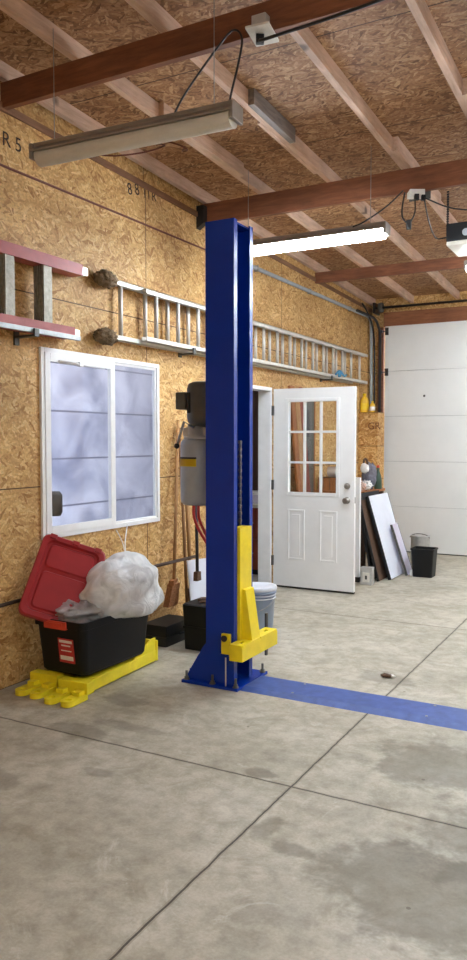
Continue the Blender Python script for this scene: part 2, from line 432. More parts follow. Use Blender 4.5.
def copy_thing(root):
    """a copy of a thing, its parts and their sub-parts"""
    def rec(o, par):
        c = o.copy(); COL.objects.link(c); WM[c.name] = WM[o.name]
        if par is not None: c.parent = par
        for ch in [x for x in list(bpy.data.objects) if x.parent == o]: rec(ch, c)
        return c
    return rec(root, None)
def arc(c, r, a0, a1, n, ax): return [ax(c[0]+r*math.cos(a0+(a1-a0)*k/n), c[1]+r*math.sin(a0+(a1-a0)*k/n)) for k in range(n+1)]
def spline(pts, n=8):
    P = [V(p) for p in pts]; P = [P[0]*2-P[1]]+P+[P[-1]*2-P[-2]]; out = []
    for i in range(1, len(P)-2):
        for k in range(n):
            t = k/n
            out.append(0.5*((2*P[i])+(P[i+1]-P[i-1])*t+(2*P[i-1]-5*P[i]+4*P[i+1]-P[i+2])*t*t+(3*P[i]-P[i-1]-3*P[i+1]+P[i+2])*t**3))
    out.append(P[-2]); return out
def text_mesh(txt, size, mat4, name, mat, parent):
    cu = bpy.data.curves.new('tmp', 'FONT'); cu.body = txt; cu.size = size; cu.extrude = 0.0006
    t = bpy.data.objects.new('tmp', cu); COL.objects.link(t)
    dg = bpy.context.evaluated_depsgraph_get()
    me = bpy.data.meshes.new_from_object(t.evaluated_get(dg)); bpy.data.objects.remove(t); bpy.data.curves.remove(cu)
    mb = MB(); mb.bm.from_mesh(me); bpy.data.meshes.remove(me)
    bmesh.ops.transform(mb.bm, matrix=mat4, verts=mb.bm.verts[:])
    return obj(name, mb, mat, parent)

XR, YB, YF = 7.2, -1.6, 10.22           # right wall, back wall, far wall
def zr(y): return 3.635-0.042*(y-3.4)   # underside of the rafters
RD = 0.095                              # rafter depth

# ------------------------------------------------------------------ setting
struct('floor', B((-0.14, YB, -0.15), (XR, YF+0.2, 0)), 'concrete')
def wall_with_holes(y0, y1, z0, z1, holes, x0, x1):
    mb = MB()
    ys = sorted({y0, y1, *[h[0] for h in holes], *[h[1] for h in holes]})
    for a, b in zip(ys, ys[1:]):
        hh = [h for h in holes if h[0] <= a+1e-6 and h[1] >= b-1e-6]
        z = z0
        for h in sorted(hh, key=lambda h: h[2]):
            if h[2] > z: mb.box((x0, a, z), (x1, b, h[2]))
            z = h[3]
        mb.box((x0, a, z), (x1, b, z1))
    bmesh.ops.remove_doubles(mb.bm, verts=mb.bm.verts[:], dist=1e-5)
    return mb
WY0, WY1, WZ0, WZ1 = 3.70, 5.03, 0.875, 2.114     # window outer frame
DY0, DY1, DZ = 6.10, 7.075, 2.055                   # entry opening
wl = wall_with_holes(YB, YF, 0, 3.47, [(WY0+0.02, WY1-0.02, WZ0+0.02, WZ1-0.02), (DY0, DY1, 0, DZ)], -0.032, 0)
wall = struct('wall_left', wl, 'osb_wall')
# wall above, up to the roof deck, follows the roof slope
mb = MB(); mb.prism([(-0.02, YB, 3.47), (-0.02, YF, 3.36), (-0.02, YF, zr(YF)+RD), (-0.02, YB, zr(YB)+RD)], (-0.1, 0, 0))
struct('wall_gable', mb, 'osb_wall')
mb = MB(); mb.prism([(-0.019, YB, 3.63), (-0.019, 3.4, 3.475), (-0.019, YF, 3.27), (-0.019, YF, 3.31), (-0.019, 3.4, 3.52), (-0.019, YB, 3.67)], (0.034, 0, 0))
struct('trim_1', mb, 'plate')
struct('wall_right', B((XR, YB, 0), (XR+0.1, YF, 4.0)), 'osb_wall')
struct('wall_back', B((-0.13, YB-0.1, 0), (XR, YB, 4.0)), 'osb_far')
mb = MB(); mb.box((-0.13, YF, 0), (0.19, YF+0.15, 3.6)); mb.box((0.19, YF, 3.05), (5.1, YF+0.15, 3.6)); mb.box((5.1, YF, 0), (XR, YF+0.15, 3.6))
struct('wall_far', mb, 'osb_far')
mb = MB(); mb.prism([(-0.13, YB, zr(YB)+RD), (-0.13, YF+.15, zr(YF+.15)+RD), (-0.13, YF+.15, zr(YF+.15)+RD+0.02), (-0.13, YB, zr(YB)+RD+0.02)], (XR+0.25, 0, 0))
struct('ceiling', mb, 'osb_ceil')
# rafters, running away from the camera
k = 2
for x in (0.02+0.02, 0.57, 1.17, 1.765, 2.375, 2.985, 3.6, 4.2, 4.8, 5.4, 6.0, 6.6):
    mb = MB(); mb.prism([(x-0.023, YB+0.02, zr(YB+.02)), (x-0.023, YF-0.01, zr(YF-.01)), (x-0.023, YF-0.01, zr(YF-.01)+RD-.001), (x-0.023, YB+0.02, zr(YB+.02)+RD-.001)], (0.042, 0, 0))
    struct('rafter', mb, 'rafter')
# cross beams
for y, z0, z1 in ((0.9, 3.58, zr(0.9)), (3.405, 3.487, zr(3.43)), (5.68, 3.352, zr(5.71)-.01), (8.21, 3.313, zr(8.24))):
    struct('ceiling_beam', B((0.0, y, z0), (XR, y+0.042, z1), 0.003), 'beam')
struct('trim_2', B((0.19, YF-0.06, 3.055), (5.2, YF-0.001, 3.245), 0.004), 'header')
struct('trim_3', B((0.11, YF-0.05, 0), (0.19, YF-0.001, 3.05), 0.003), 'beam')

# splice blocks and dark end bracket on rafters
def part_struct(name, mb, mat): return struct(name, mb, mat)
for (x0, x1, ya, yb, m_) in ((1.19, 1.232, 4.30, 4.92, 'greywood'), (1.125, 1.149, 4.55, 5.5, 'rafter'), (1.785, 1.823, 5.35, 6.6, 'rafter'), (2.395, 2.433, 4.75, 6.0, 'rafter'), (0.59, 0.628, 4.2, 5.3, 'rafter')):
    mb = MB(); mb.prism([(x0, ya, zr(ya)-.004), (x0, yb, zr(yb)-.004), (x0, yb, zr(yb)+RD-.002), (x0, ya, zr(ya)+RD-.002)], (x1-x0, 0, 0))
    struct('rafter_splice', mb, m_)
mb = MB(); mb.prism([(0.001, 5.62, 3.31), (0.001, 5.62, 3.5), (0.07, 5.62, 3.5), (0.07, 5.62, 3.35)], (0, 0.06, 0))
struct('beam_bracket', mb, 'black_metal')

# ------------------------------------------------------------------ window_1 : white vinyl slider
mb = MB()
fw = 0.032
for lo, hi in (((-0.028, WY0, WZ0), (0.018, WY0+fw, WZ1)), ((-0.028, WY1-fw, WZ0), (0.018, WY1, WZ1)), ((-0.028, WY0+fw, WZ1-fw), (0.018, WY1-fw, WZ1)), ((-0.028, WY0+fw, WZ0), (0.018, WY1-fw, WZ0+fw))):
    mb.box(lo, hi, 0.004)
win = struct('window_1', mb, 'vinyl')
def sash(y0, y1, x0, x1, w, name):
    mb = MB(); z0, z1 = WZ0+fw-0.002, WZ1-fw+0.002
    mb.box((x0, y0, z0), (x1, y0+w, z1), 0.003); mb.box((x0, y1-w, z0), (x1, y1, z1), 0.003)
    mb.box((x0, y0+w, z0), (x1, y1-w, z0+w), 0.003); mb.box((x0, y0+w, z1-w*1.15), (x1, y1-w, z1), 0.003)
    s_ = struct(name, mb, 'vinyl', win)
    g = struct('glass_pane', B(((x0+x1)/2-.002, y0+w, z0+w), ((x0+x1)/2+.002, y1-w, z1-w)), 'wglass', s_)
    return s_
s1 = sash(WY0+fw-.002, 4.455, 0.0065, 0.024, 0.05, 'sliding_sash')
s2 = sash(4.41, WY1-fw+.002, -0.010, 0.006, 0.018, 'fixed_sash')
mb = MB(); mb.tube([(0.034, 3.85, 2.03), (0.034, 4.32, 2.03)], 0.011, 8); mb.box((0.0245, 4.04, 2.015), (0.049, 4.08, 2.045), 0.004)
struct('latch_bar', mb, 'vinyl', s1)
# what stands outside the glass: a pale seamed sheet, made translucent so skylight brightens the panes
struct('sheet_outside', B((-0.704, 1.6, -0.1), (-0.70, 6.06, 2.5)), 'backlit_sheet')
struct('ground_outside', B((-1.76, 1.6, -0.2), (-0.14, 6.06, -0.1)), 'concrete')
t = thing('outdoor_lamp', (-0.63, 4.53, 0.93), 'small dark rounded lamp outside the window, low behind the left pane', 'lamp')
mb = MB(); mb.lathe((-0.63, 4.53, 0.93), [(0.045, 0), (0.06, 0.03), (0.06, 0.16), (0.04, 0.19)], n=20); obj('shade', mb, 'dark_grey', t)
mb = MB(); mb.box((-0.7, 4.51, 0.95), (-0.66, 4.55, 1.02)); obj('bracket', mb, 'black_metal', t)

# ------------------------------------------------------------------ entry door (open at 90 degrees) and its frame
mb = MB()
mb.box((-0.13, DY0, 0), (0.012, DY0+0.035, DZ), 0.003); mb.box((-0.13, DY1-0.035, 0), (0.012, DY1, DZ), 0.003)
mb.box((-0.13, DY0+.035, DZ-0.035), (0.012, DY1-.035, DZ), 0.003)
frame = struct('door_1', mb, 'vinyl')
struct('threshold', B((-0.12, DY0+.036, 0), (0.01, DY1-.036, 0.018), 0.004), 'dark_grey', frame)
LX0, LX1, LY0, LY1, LZ0, LZ1 = 0.022, 0.898, 7.09, 7.134, 0.022, 2.04
GX0, GX1, GZ0, GZ1 = 0.185, 0.715, 0.985, 1.91
mb = MB()
for lo, hi in (((LX0, LY0, LZ0), (GX0, LY1, LZ1)), ((GX1, LY0, LZ0), (LX1, LY1, LZ1)), ((GX0, LY0, GZ1), (GX1, LY1, LZ1)), ((GX0, LY0, LZ0), (GX1, LY1, GZ0))):
    mb.box(lo, hi)
bmesh.ops.remove_doubles(mb.bm, verts=mb.bm.verts[:], dist=1e-5)
leaf = struct('door_leaf', mb, 'white', frame)
mb = MB()      # lite frame and muntins, both faces
bw = 0.028
for lo, hi in (((GX0-bw, LY0-.01, GZ0-bw), (GX0+.006, LY1+.01, GZ1+bw)), ((GX1-.006, LY0-.01, GZ0-bw), (GX1+bw, LY1+.01, GZ1+bw)),
               ((GX0+.006, LY0-.01, GZ1-.006), (GX1-.006, LY1+.01, GZ1+bw)), ((GX0+.006, LY0-.01, GZ0-bw), (GX1-.006, LY1+.01, GZ0+.006))): mb.box(lo, hi, 0.005)
for q in (1, 2):
    x = GX0+(GX1-GX0)*q/3; z = GZ0+(GZ1-GZ0)*q/3
    mb.box((x-.011, LY0+.006, GZ0), (x+.011, LY1-.006, GZ1), .002); mb.box((GX0, LY0+.0065, z-.011), (GX1, LY1-.0065, z+.011), .002)
struct('lite_frame', mb, 'white', leaf)
struct('glass_pane', B((GX0, 7.11, GZ0), (GX1, 7.114, GZ1)), 'glass', leaf)
for a, b in ((0.182, 0.372), (0.532, 0.722)):      # raised lower panels with a moulded surround
    mb = MB(); z0, z1 = 0.30, 0.815
    for lo, hi in (((a, LY0-.007, z0), (a+.02, LY0+.001, z1)), ((b-.02, LY0-.007, z0), (b, LY0+.001, z1)), ((a+.02, LY0-.007, z1-.02), (b-.02, LY0+.001, z1)), ((a+.02, LY0-.007, z0), (b-.02, LY0+.001, z0+.02))): mb.box(lo, hi, .003)
    mb.box((a+.05, LY0-.005, z0+.05), (b-.05, LY0+.001, z1-.05), .004)
    struct('raised_panel', mb, 'white', leaf)
mb = MB(); mb.lathe((0.825, LY0, 0.928), [(0.034, 0), (0.034, -0.008), (0.015, -0.014), (0.013, -0.035), (0.028, -0.045), (0.031, -0.06), (0.022, -0.072)], (0, 1, 0), 24); struct('knob', mb, 'brass', leaf)
mb = MB(); mb.lathe((0.825, LY0, 1.068), [(0.032, 0), (0.03, -0.012), (0.012, -0.016), (0.012, -0.026)], (0, 1, 0), 24); struct('deadbolt', mb, 'brass', leaf)
mb = MB(); mb.box((LX1, 7.102, 0.9), (LX1+.003, 7.122, 0.96)); struct('latch_plate', mb, 'brass', leaf)
for z in (0.28, 1.06, 1.82):
    mb = MB(); mb.tube([(0.008+.006, 7.068, z-.05), (0.008+.006, 7.068, z+.05)], 0.009, 8); mb.box((0.0125, 7.064, z-.05), (0.03, 7.0895, z+.05)); struct('hinge', mb, 'dark_grey', frame)
struct('door_sweep', B((LX0, LY0+.006, 0.004), (LX1, LY1-.006, LZ0)), 'insul', leaf)

# little room beyond the doorway
struct('wall_annex', B((-3.2, 6.065, 0), (-0.0325, 6.095, 2.6)), 'panelling')
struct('wall_annex_end', B((-3.2, 9.6, 0), (-0.0325, 9.66, 2.6)), 'panelling')
struct('wall_annex_side', B((-3.26, 6.065, 0), (-3.2, 9.66, 2.6)), 'panelling')
struct('floor_annex', B((-3.26, 6.065, -0.15), (-0.1401, 9.66, 0.0)), 'concrete')
struct('ceiling_annex', B((-3.26, 6.065, 2.6), (-0.0325, 9.66, 2.65)), 'vinyl')
t = thing('base_cabinet', (-0.7, 7.85, 0), 'reddish wooden base cabinet seen through the open doorway', 'cabinet')
obj('carcass', B((-1.3, 7.6, 0.06), (-0.16, 8.15, 0.76), .004), 'redwood', t)
obj('plinth', B((-1.28, 7.64, 0), (-0.18, 8.13, 0.06)), 'black', t)
for z0, z1 in ((0.09, 0.41), (0.44, 0.74)):
    for a in (-1.28, -0.90, -0.53):
        d = obj('door', B((a, 7.583, z0), (a+.35, 7.599, z1), .003), 'redwood', t)
        mb = MB(); mb.lathe((a+.06, 7.583, (z0+z1)/2), [(0.006, 0), (0.012, -.02)], (0, 1, 0), 10); obj('knob', mb, 'brass', d)
obj('worktop', B((-1.33, 7.57, 0.76), (-0.15, 8.16, 0.80), .004), 'alu_pale', t)
t = thing('storage_box', (-0.45, 7.8, 0.8), 'pale box on the cabinet seen through the open doorway', 'box')
obj('body', B((-0.8, 7.68, 0.80), (-0.2, 8.0, 0.90), .005), 'lilac', t); obj('lid', B((-0.81, 7.67, 0.90), (-0.19, 8.01, 0.925), .004), 'vinyl', t)

# ------------------------------------------------------------------ overhead garage door
GX_0, GX_1, GY = 0.215, 5.08, 10.155
gd = MB(); gd.box((GX_0, GY, 0.012), (GX_1, GY+.04, 0.6095), .004)
root = None
for i in range(5):
    mb = MB(); z0, z1 = 0.012+0.61*i, 0.61*(i+1)+.0085
    mb.box((GX_0, GY, z0), (GX_1, GY+.045, z1), .007)
    mb.box((GX_0+.05, GY-.0035, z0+.06), (GX_1-.05, GY+.001, z1-.06), .003)
    if i == 0:
        root = struct('door_2', mb, 'garage')
    else: struct('door_section', mb, 'garage', root)
gd.bm.free()
struct('seam_backing', B((GX_0+.01, GY+.02, 0.02), (GX_1-.01, GY+.04, 3.04)), 'steel', root)  # backing added to stop light leaking through the seams and to darken them
struct('bottom_seal', B((GX_0, GY+.002, 0.0), (GX_1, GY+.05, 0.016)), 'insul', root)
for i in (4, 4.9):
    mb = MB(); z = .61*i
    mb.box((GX_0+.002, GY-.012, z-.05), (GX_0+.05, GY, z+.05), .002); mb.tube([(GX_0-.05, GY-.02, z), (GX_0+.05, GY-.02, z)], .006, 8); mb.lathe((GX_0-.05, GY-.02, z), [(.022, 0), (.022, .018)], (1, 0, 0), 16)
    struct('roller_hinge', mb, 'black_metal', root)
mb = MB(); mb.lathe((0.76, GY-.0035, 2.105), [(.016, 0), (.012, -.006)], (0, 1, 0), 12); struct('pull_hole_cap', mb, 'dark_grey', root)
mb = MB(); mb.prism([(0.145, GY-.05, 0.05), (0.18, GY-.05, 0.05), (0.18, GY-.045, .05), (0.15, GY-.045, .05), (0.15, GY-.005, .05), (0.145, GY-.005, .05)], (0, 0, 2.85))
t = thing('door_track', (0.16, GY-.03, 0.05), 'dark vertical roller track beside the left edge of the overhead door', 'track')
obj('rail', mb, 'black_metal', t)
cur = [(0.155, GY-.03-0.33*(1-math.cos(a)), 2.9+0.33*math.sin(a)*.72) for a in [PI/2*k/8 for k in range(9)]]
mb = MB(); mb.tube(cur+[(0.155, 9.2, 3.137)], 0.018, 8); obj('curved_rail', mb, 'black_metal', t)
t = thing('torsion_bar', (2.6, GY-.12, 3.2), 'black torsion shaft and spring above the overhead door', 'garage door spring')
mb = MB(); mb.tube([(0.12, GY-.13, 3.29), (5.1, GY-.13, 3.29)], .016, 10); obj('shaft', mb, 'black_metal', t)
mb = MB(); mb.tube([(1.55, GY-.13, 3.29), (2.5, GY-.13, 3.29)], .034, 14); obj('spring', mb, 'black_metal', t)
mb = MB(); mb.lathe((0.17, GY-.13, 3.29), [(.065, 0), (.065, .05)], (1, 0, 0), 24); obj('drum', mb, 'dark_grey', t)
mb = MB(); mb.box((0.095, GY-.17, 3.22), (0.12, GY+.06, 3.36)); obj('end_plate', mb, 'black_metal', t)

# ------------------------------------------------------------------ pipes and cable on the left wall
t = thing('conduit_pipe', (0.04, 8.4, 3.18), 'grey conduit pipe running along the top of the strand board wall and down the corner', 'pipe')
mb = MB(); mb.tube([(0.022, 6.2, 3.185), (0.022, 10.0, 3.185)]+[(0.022+.02*(1-math.cos(a)), 10.0+0.08*math.sin(a), 3.105+.08*math.cos(a)) for a in [PI/2*k/6 for k in range(1, 7)]]+[(0.05, 10.09, 1.9), (0.05, 10.09, 1.0)], 0.021, 10); obj('pipe', mb, 'conduit', t)
for y in (6.7, 8.0, 9.3):
    mb = MB(); mb.box((0.003, y-.012, 3.155), (0.042, y+.012, 3.212), .003); obj('strap', mb, 'steel', t)
mb = MB(); mb.tube([(0.006, YB+.1, 3.148), (0.006, 3.4, 3.153), (0.006, 4.6, 3.16), (0.006, 5.9, 3.165), (0.012, 6.2, 3.185)], 0.008, 6)
tag(obj('wall_cable', mb, 'brown_cord'), 'thin brown cable stapled along the upper strand board wall', 'cable')
t = thing('corner_cable', (0.10, 10.05, 1.0), 'thick black cable hanging down the corner beside the grey conduit', 'cable')
mb = MB(); mb.tube(spline([(0.03, 9.75, 3.32), (0.06, 9.9, 3.2), (0.09, 10.02, 3.0), (0.10, 10.06, 2.6), (0.10, 10.07, 1.2)], 8), 0.012, 8); obj('sheath', mb, 'black', t)

# inked marks on the boards
def ink_mark(txt, size, y, z, rot):
    m4 = Matrix.Translation((0.0008, y, z)) @ Matrix.Rotation(rot, 4, 'X') @ Matrix(((0, 0, 1, 0), (1, 0, 0, 0), (0, 1, 0, 0), (0, 0, 0, 1)))
    o = text_mesh(txt, size, m4, 'board_stamp', 'ink', wall); return o
ink_mark('8 8', 0.12, 4.66, 3.33, 0.25)
ink_mark('I I R', 0.10, 4.86, 3.36, 0.1)
ink_mark('R 5', 0.12, 3.41, 3.28, 0.0)

# ------------------------------------------------------------------ aluminium extension ladder hung on the wall
lad = thing('extension_ladder', (0.08, 7.2, 2.24), 'long aluminium extension ladder hung sideways along the wall above the window', 'ladder')
def c_rail(y0, y1, zc, h, x0, x1, up):
    mb = MB(); th = 0.004
    mb.box((x0, y0, zc-h/2), (x0+th, y1, zc+h/2)) if False else None
    za, zb = (zc-h/2, zc+h/2)
    mb.box((x0, y0, za), (x1, y1, za+.006)) if up < 0 else mb.box((x0, y0, zb-.006), (x1, y1, zb))
    mb.box((x0, y0, za), (x0+.005, y1, zb)); mb.box((x1-.005, y0, za), (x1, y1, zb))
    return mb
for (y0, y1, zt, zb, x0, x1, sect) in ((4.33, 9.3, 2.642, 2.25, 0.028, 0.075, 'base'), (4.70, 9.70, 2.622, 2.27, 0.085, 0.13, 'fly')):
    obj('rail', c_rail(y0, y1, zt, 0.036, x0, x1, 1), 'alu_pale', lad); obj('rail', c_rail(y0, y1, zb, 0.036, x0, x1, -1), 'alu_pale', lad)
    y = y0+0.16
    while y < y1-.05:
        mb = MB(); xc = (x0+x1)/2
        mb.tube([(xc, y, zb-.012), (xc, y, zt+.012)], 0.0165, 8); obj('rung', mb, 'alu_pale', lad)
        y += 0.305
for z in (2.645, 2.245):
    mb = MB(); mb.blob((0.06, 4.31, z), (0.06, 0.105, 0.055), seed=z, amp=0.25, freq=4, sub=4); obj('end_pad', mb, 'fuzz', lad, label='matted brown-grey pad on the ladder end')
mb = MB(); mb.lathe((0.14, 8.62, 2.30), [(.035, 0), (.035, .02)], (1, 0, 0), 18); mb.tube(spline([(0.15, 8.5, 2.29), (0.16, 8.6, 2.34), (0.16, 8.75, 2.29), (0.15, 8.85, 2.31)], 6), .012, 8); obj('pulley_rope', mb, 'cyan', lad, label='blue rope and pulley')
for y in (5.35, 8.4):
    mb = MB(); mb.box((0.0, y-.02, 2.2), (0.012, y+.02, 2.3)); mb.box((0.012, y-.02, 2.216), (0.15, y+.02, 2.228)); mb.box((0.14, y-.02, 2.228), (0.15, y+.02, 2.27))
    tag(obj('ladder_hook', mb, 'dark_grey'), 'steel wall hook under the aluminium ladder, '+('behind the blue post' if y < 6 else 'above the white door'), 'hook', 'ladder hooks')

# red step ladder at the left edge
t = thing('step_ladder', (0.06, 3.2, 2.18), 'red fibreglass step ladder hung sideways on the wall at the left', 'ladder')
for (z, ye) in ((2.635, 3.985), (2.215, 3.90)):
    mb = MB(); mb.box((0.03, 1.6, z-.036), (0.036, ye, z+.036)); mb.box((0.124, 1.6, z-.036), (0.13, ye, z+.036)); mb.box((0.036, 1.6, z-.036), (0.124, ye, z-.03)); obj('rail', mb, 'red_fibre', t)
    mb = MB(); mb.box((0.04, ye-.06, z-.028), (0.12, ye+.06, z+.026), .004); obj('rail_cap', mb, 'alu', t)
for y in (1.92, 2.24, 2.55, 2.87, 3.30, 3.62):
    mb = MB(); mb.box((0.04, y, 2.24), (0.122, y+.012, 2.61), .002)
    for q in range(4): mb.box((0.046+.02*q, y-.006, 2.24), (0.054+.02*q, y+.001, 2.61))
    mb.box((0.04, y, 2.24), (0.044, y+.05, 2.61)); mb.box((0.118, y, 2.24), (0.1225, y+.075, 2.61)); obj('step', mb, 'tread', t)
mb = MB(); mb.box((0.135, 1.6, 2.165), (0.16, 3.92, 2.195), .003); obj('rear_rail', mb, 'steel', t)
for y in (2.0, 3.5):
    mb = MB(); mb.box((0.0, y-.02, 2.1), (0.012, y+.02, 2.22)); mb.box((0.012, y-.02, 2.143), (0.175, y+.02, 2.155)); mb.box((0.165, y-.02, 2.155), (0.175, y+.02, 2.19))
    tag(obj('ladder_hook', mb, 'dark_grey'), 'steel wall hook under the red step ladder, '+('left of the window' if y > 3 else 'outside the picture'), 'hook', 'ladder hooks')

# ------------------------------------------------------------------ two-post car lift column
lift = thing('car_lift_post', (1.14, 4.15, 0), 'tall blue steel car lift post with yellow carriage', 'car lift')
x0, x1, y0, y1, t_ = 1.043, 1.24, 4.025, 4.27, 0.008
prof = [(x0, y0), (x1, y0), (x1, y0+.042), (x1-t_, y0+.042), (x1-t_, y0+t_), (x0+t_, y0+t_), (x0+t_, y1-t_), (x1-t_, y1-t_), (x1-t_, y1-.042), (x1, y1-.042), (x1, y1), (x0, y1)]
mb = MB(); mb.prism([(a, b, 0.018) for a, b in prof], (0, 0, 2.815)); obj('column', mb, 'blue', lift)
obj('top_plate', B((x0+.01, y0+.012, 2.815), (x1-.012, y1-.012, 2.826)), 'blue', lift)
bp = obj('base_plate', B((0.885, 3.985, 0), (1.285, 4.40, 0.018), .003), 'blue', lift)
for y in (y0, y1-.012):
    mb = MB(); mb.prism([(0.90, y, 0.018), (1.044, y, 0.018), (1.044, y, 0.262), (1.02, y, 0.235), (0.905, y, 0.045)], (0, 0.012, 0)); obj('gusset', mb, 'blue', lift)
mb = MB(); mb.box((0.905, 4.05, 0.018), (1.043, 4.255, 0.075), .003); obj('stiffener', mb, 'blue', lift)
for (bx, by) in ((0.91, 4.008), (0.91, 4.36), (1.10, 4.005), (1.10, 4.36), (1.262, 4.008), (1.262, 4.37)):
    mb = MB(); mb.lathe((bx, by, 0.018), [(.02, 0), (.02, .004), (.014, .004), (.014, .018), (.008, .018), (.008, .055)], n=10); obj('anchor_bolt', mb, 'dark_grey', lift)
car = obj('carriage', B((1.19, y0+.046, 0.26), (1.258, y1-.046, 0.985), .004), 'yellow', lift)
mb = MB()   # slanted brace below the carriage, a box-like shoe
mb.prism([(1.2585, 4.10, 0.27), (1.33, 4.10, 0.27), (1.28, 4.10, 0.60), (1.2585, 4.10, 0.605)], (0, 0.11, 0)); obj('brace', mb, 'yellow', car)
mb = MB()   # arm bracket: long box with pin holes
def rr(u0, u1, v0, v1, n=6, r=.02):
    o = []
    for (cx, cy, a) in ((u1-r, v1-r, 0), (u0+r, v1-r, PI/2), (u0+r, v0+r, PI), (u1-r, v0+r, 1.5*PI)):
        for q in range(n+1): o.append((cx+r*math.cos(a+PI/2*q/n), cy+r*math.sin(a+PI/2*q/n)))
    return o
mb.box((1.246, 3.955, 0.195), (1.335, 4.44, 0.283), .004)
ab = obj('arm_bracket', mb, 'yellow', lift)
for z in (0.295,):
    mb = MB()
    for (ya, yb, hy) in ((3.955, 4.2, 4.03), (4.2, 4.44, 4.36)):
        mb.ring_plate(rr(1.246, 1.335, ya, yb, 6, .012), (1.29, hy), 0.026, lambda u, v: (u, v, 0.283), (0, 0, .012))
    obj('pin_plate', mb, 'yellow', ab)
for hy in (4.03, 4.36):
    mb = MB(); mb.lathe((1.29, hy, 0.279), [(.025, 0), (.025, .008), (.012, .008), (.012, .002)], n=18); obj('pin_socket', mb, 'black_metal', ab)
mb = MB(); mb.box((1.232, 4.46, 0.10), (1.245, 4.485, 0.38), .002); obj('lock_pin', mb, 'dark_grey', ab)
mb = MB(); mb.box((1.165, 4.0, 0.215), (1.222, 4.024, 0.34), .004); mb.box((1.228, 3.985, 0.21), (1.247, 4.03, 0.25), .002); obj('latch_plate', mb, 'yellow', lift)
mb = MB(); mb.tube([(1.205, 3.985, 0.025), (1.205, 3.985, 0.20)], .004, 6); obj('release_cable', mb, 'alu_pale', lift)
mb = MB(); mb.lathe((1.193, 3.999, 0.315), [(.016, 0), (.02, -.015)], (0, 1, 0), 14); obj('latch_hole', mb, 'black_metal', lift)
mb = MB(); z = 0.99
i = 0
while z < 1.50:
    w = 0.011 if i % 2 else 0.006
    mb.box((1.205, 4.155-w, z), (1.22, 4.155+w, z+.021), .002); z += .022; i += 1
obj('lift_chain', mb, 'chain', lift)
mb = MB(); mb.tube([(1.15, 4.15, 0.99), (1.15, 4.15, 2.3)], .022, 12); obj('cylinder_rod', mb, 'black_metal', lift)
# blue cable cover across the floor
mb = MB(); mb.prism([(1.287, 4.02, 0), (1.287, 4.075, 0.016), (1.287, 4.30, 0.016), (1.287, 4.352, 0)], (3.2, 0, 0))
t = thing('floor_cover_plate', (2.9, 4.2, 0), 'long flat blue cover plate lying across the floor from the lift post', 'cover plate')
obj('plate', mb, 'blue_floor', t)
for x in (1.6, 2.4, 3.2):
    for y in (4.095, 4.28):
        mb = MB(); mb.lathe((x, y, 0.0155), [(.009, 0), (.007, .003)], n=10); obj('screw', mb, 'steel', t)

# hydraulic power unit fixed to the back of the post
t = thing('hydraulic_power_unit', (0.88, 4.2, 1.11), 'grey oil tank with black motor fixed behind the blue post', 'hydraulic pump')
tk = (0.885, 4.21)
mb = MB(); mb.lathe((tk[0], tk[1], 1.105), [(.105, 0), (.118, .015), (.122, .04), (.122, .37), (.118, .40), (.105, .42)], n=36); obj('oil_tank', mb, 'tank', t)
mb = MB(); mb.lathe((tk[0], tk[1], 1.525), [(.1, 0), (.1, .02), (.075, .02), (.075, .09)], n=28); mb.box((.79, 4.16, 1.545), (.98, 4.26, 1.60), .006); obj('valve_block', mb, 'galv', t)
mb = MB(); mb.lathe((tk[0]+.036, tk[1], 1.615), [(.085, 0), (.104, .02), (.11, .05), (.11, .23), (.1, .262), (.07, .275)], n=36); obj('motor', mb, 'dark_grey', t)
mb = MB(); mb.box((0.755, 4.13, 1.715), (0.83, 4.25, 1.825), .008); obj('capacitor_box', mb, 'dark_grey', t)
mb = MB(); mb.box((0.858, 4.10, 1.69), (0.88, 4.125, 1.82), .006); obj('motor_rib', mb, 'black', t)
mb = MB(); mb.tube([(0.89, 4.13, 1.60), (0.858, 4.07, 1.635), (0.812, 4.06, 1.49)], .008, 8); obj('lever', mb, 'steel', t)
mb = MB(); mb.blob((0.81, 4.058, 1.482), (.018, .018, .018), amp=0, sub=2); obj('lever_knob', mb, 'black_plastic', t)
def on_cyl(cx, cy, r, a0, a1, z0, z1, n=14):
    mb = MB(); f = lambda a, rr_, z: V((cx+rr_*math.cos(a), cy+rr_*math.sin(a), z))
    P = [a0+(a1-a0)*k/n for k in range(n+1)]
    o0 = [mb.bm.verts.new(f(a, r, z0)) for a in P]; o1 = [mb.bm.verts.new(f(a, r, z1)) for a in P]
    for k in range(n): mb.bm.faces.new((o0[k], o0[k+1], o1[k+1], o1[k]))
    r_ = bmesh.ops.solidify(mb.bm, geom=mb.bm.faces[:], thickness=0.001)
    return mb
obj('warning_label', on_cyl(*tk, .1235, math.radians(214), math.radians(292), 1.352, 1.40), 'label_yellow', t)
obj('label_stripe', on_cyl(*tk, .1236, math.radians(214), math.radians(292), 1.401, 1.411), 'black', t)
for dx, m_ in ((0.05, 'red_hose'), (0.085, 'red_hose')):
    mb = MB(); mb.tube(spline([(tk[0]+dx-.05, tk[1]-.07, 1.11), (tk[0]+dx-.035, tk[1]-.09, 1.03), (tk[0]+dx, tk[1]-.08, .94), (tk[0]+dx+.06, tk[1]-.04, .82), (1.02, 4.2, .75)], 6), .010, 8); obj('hose', mb, m_, t)

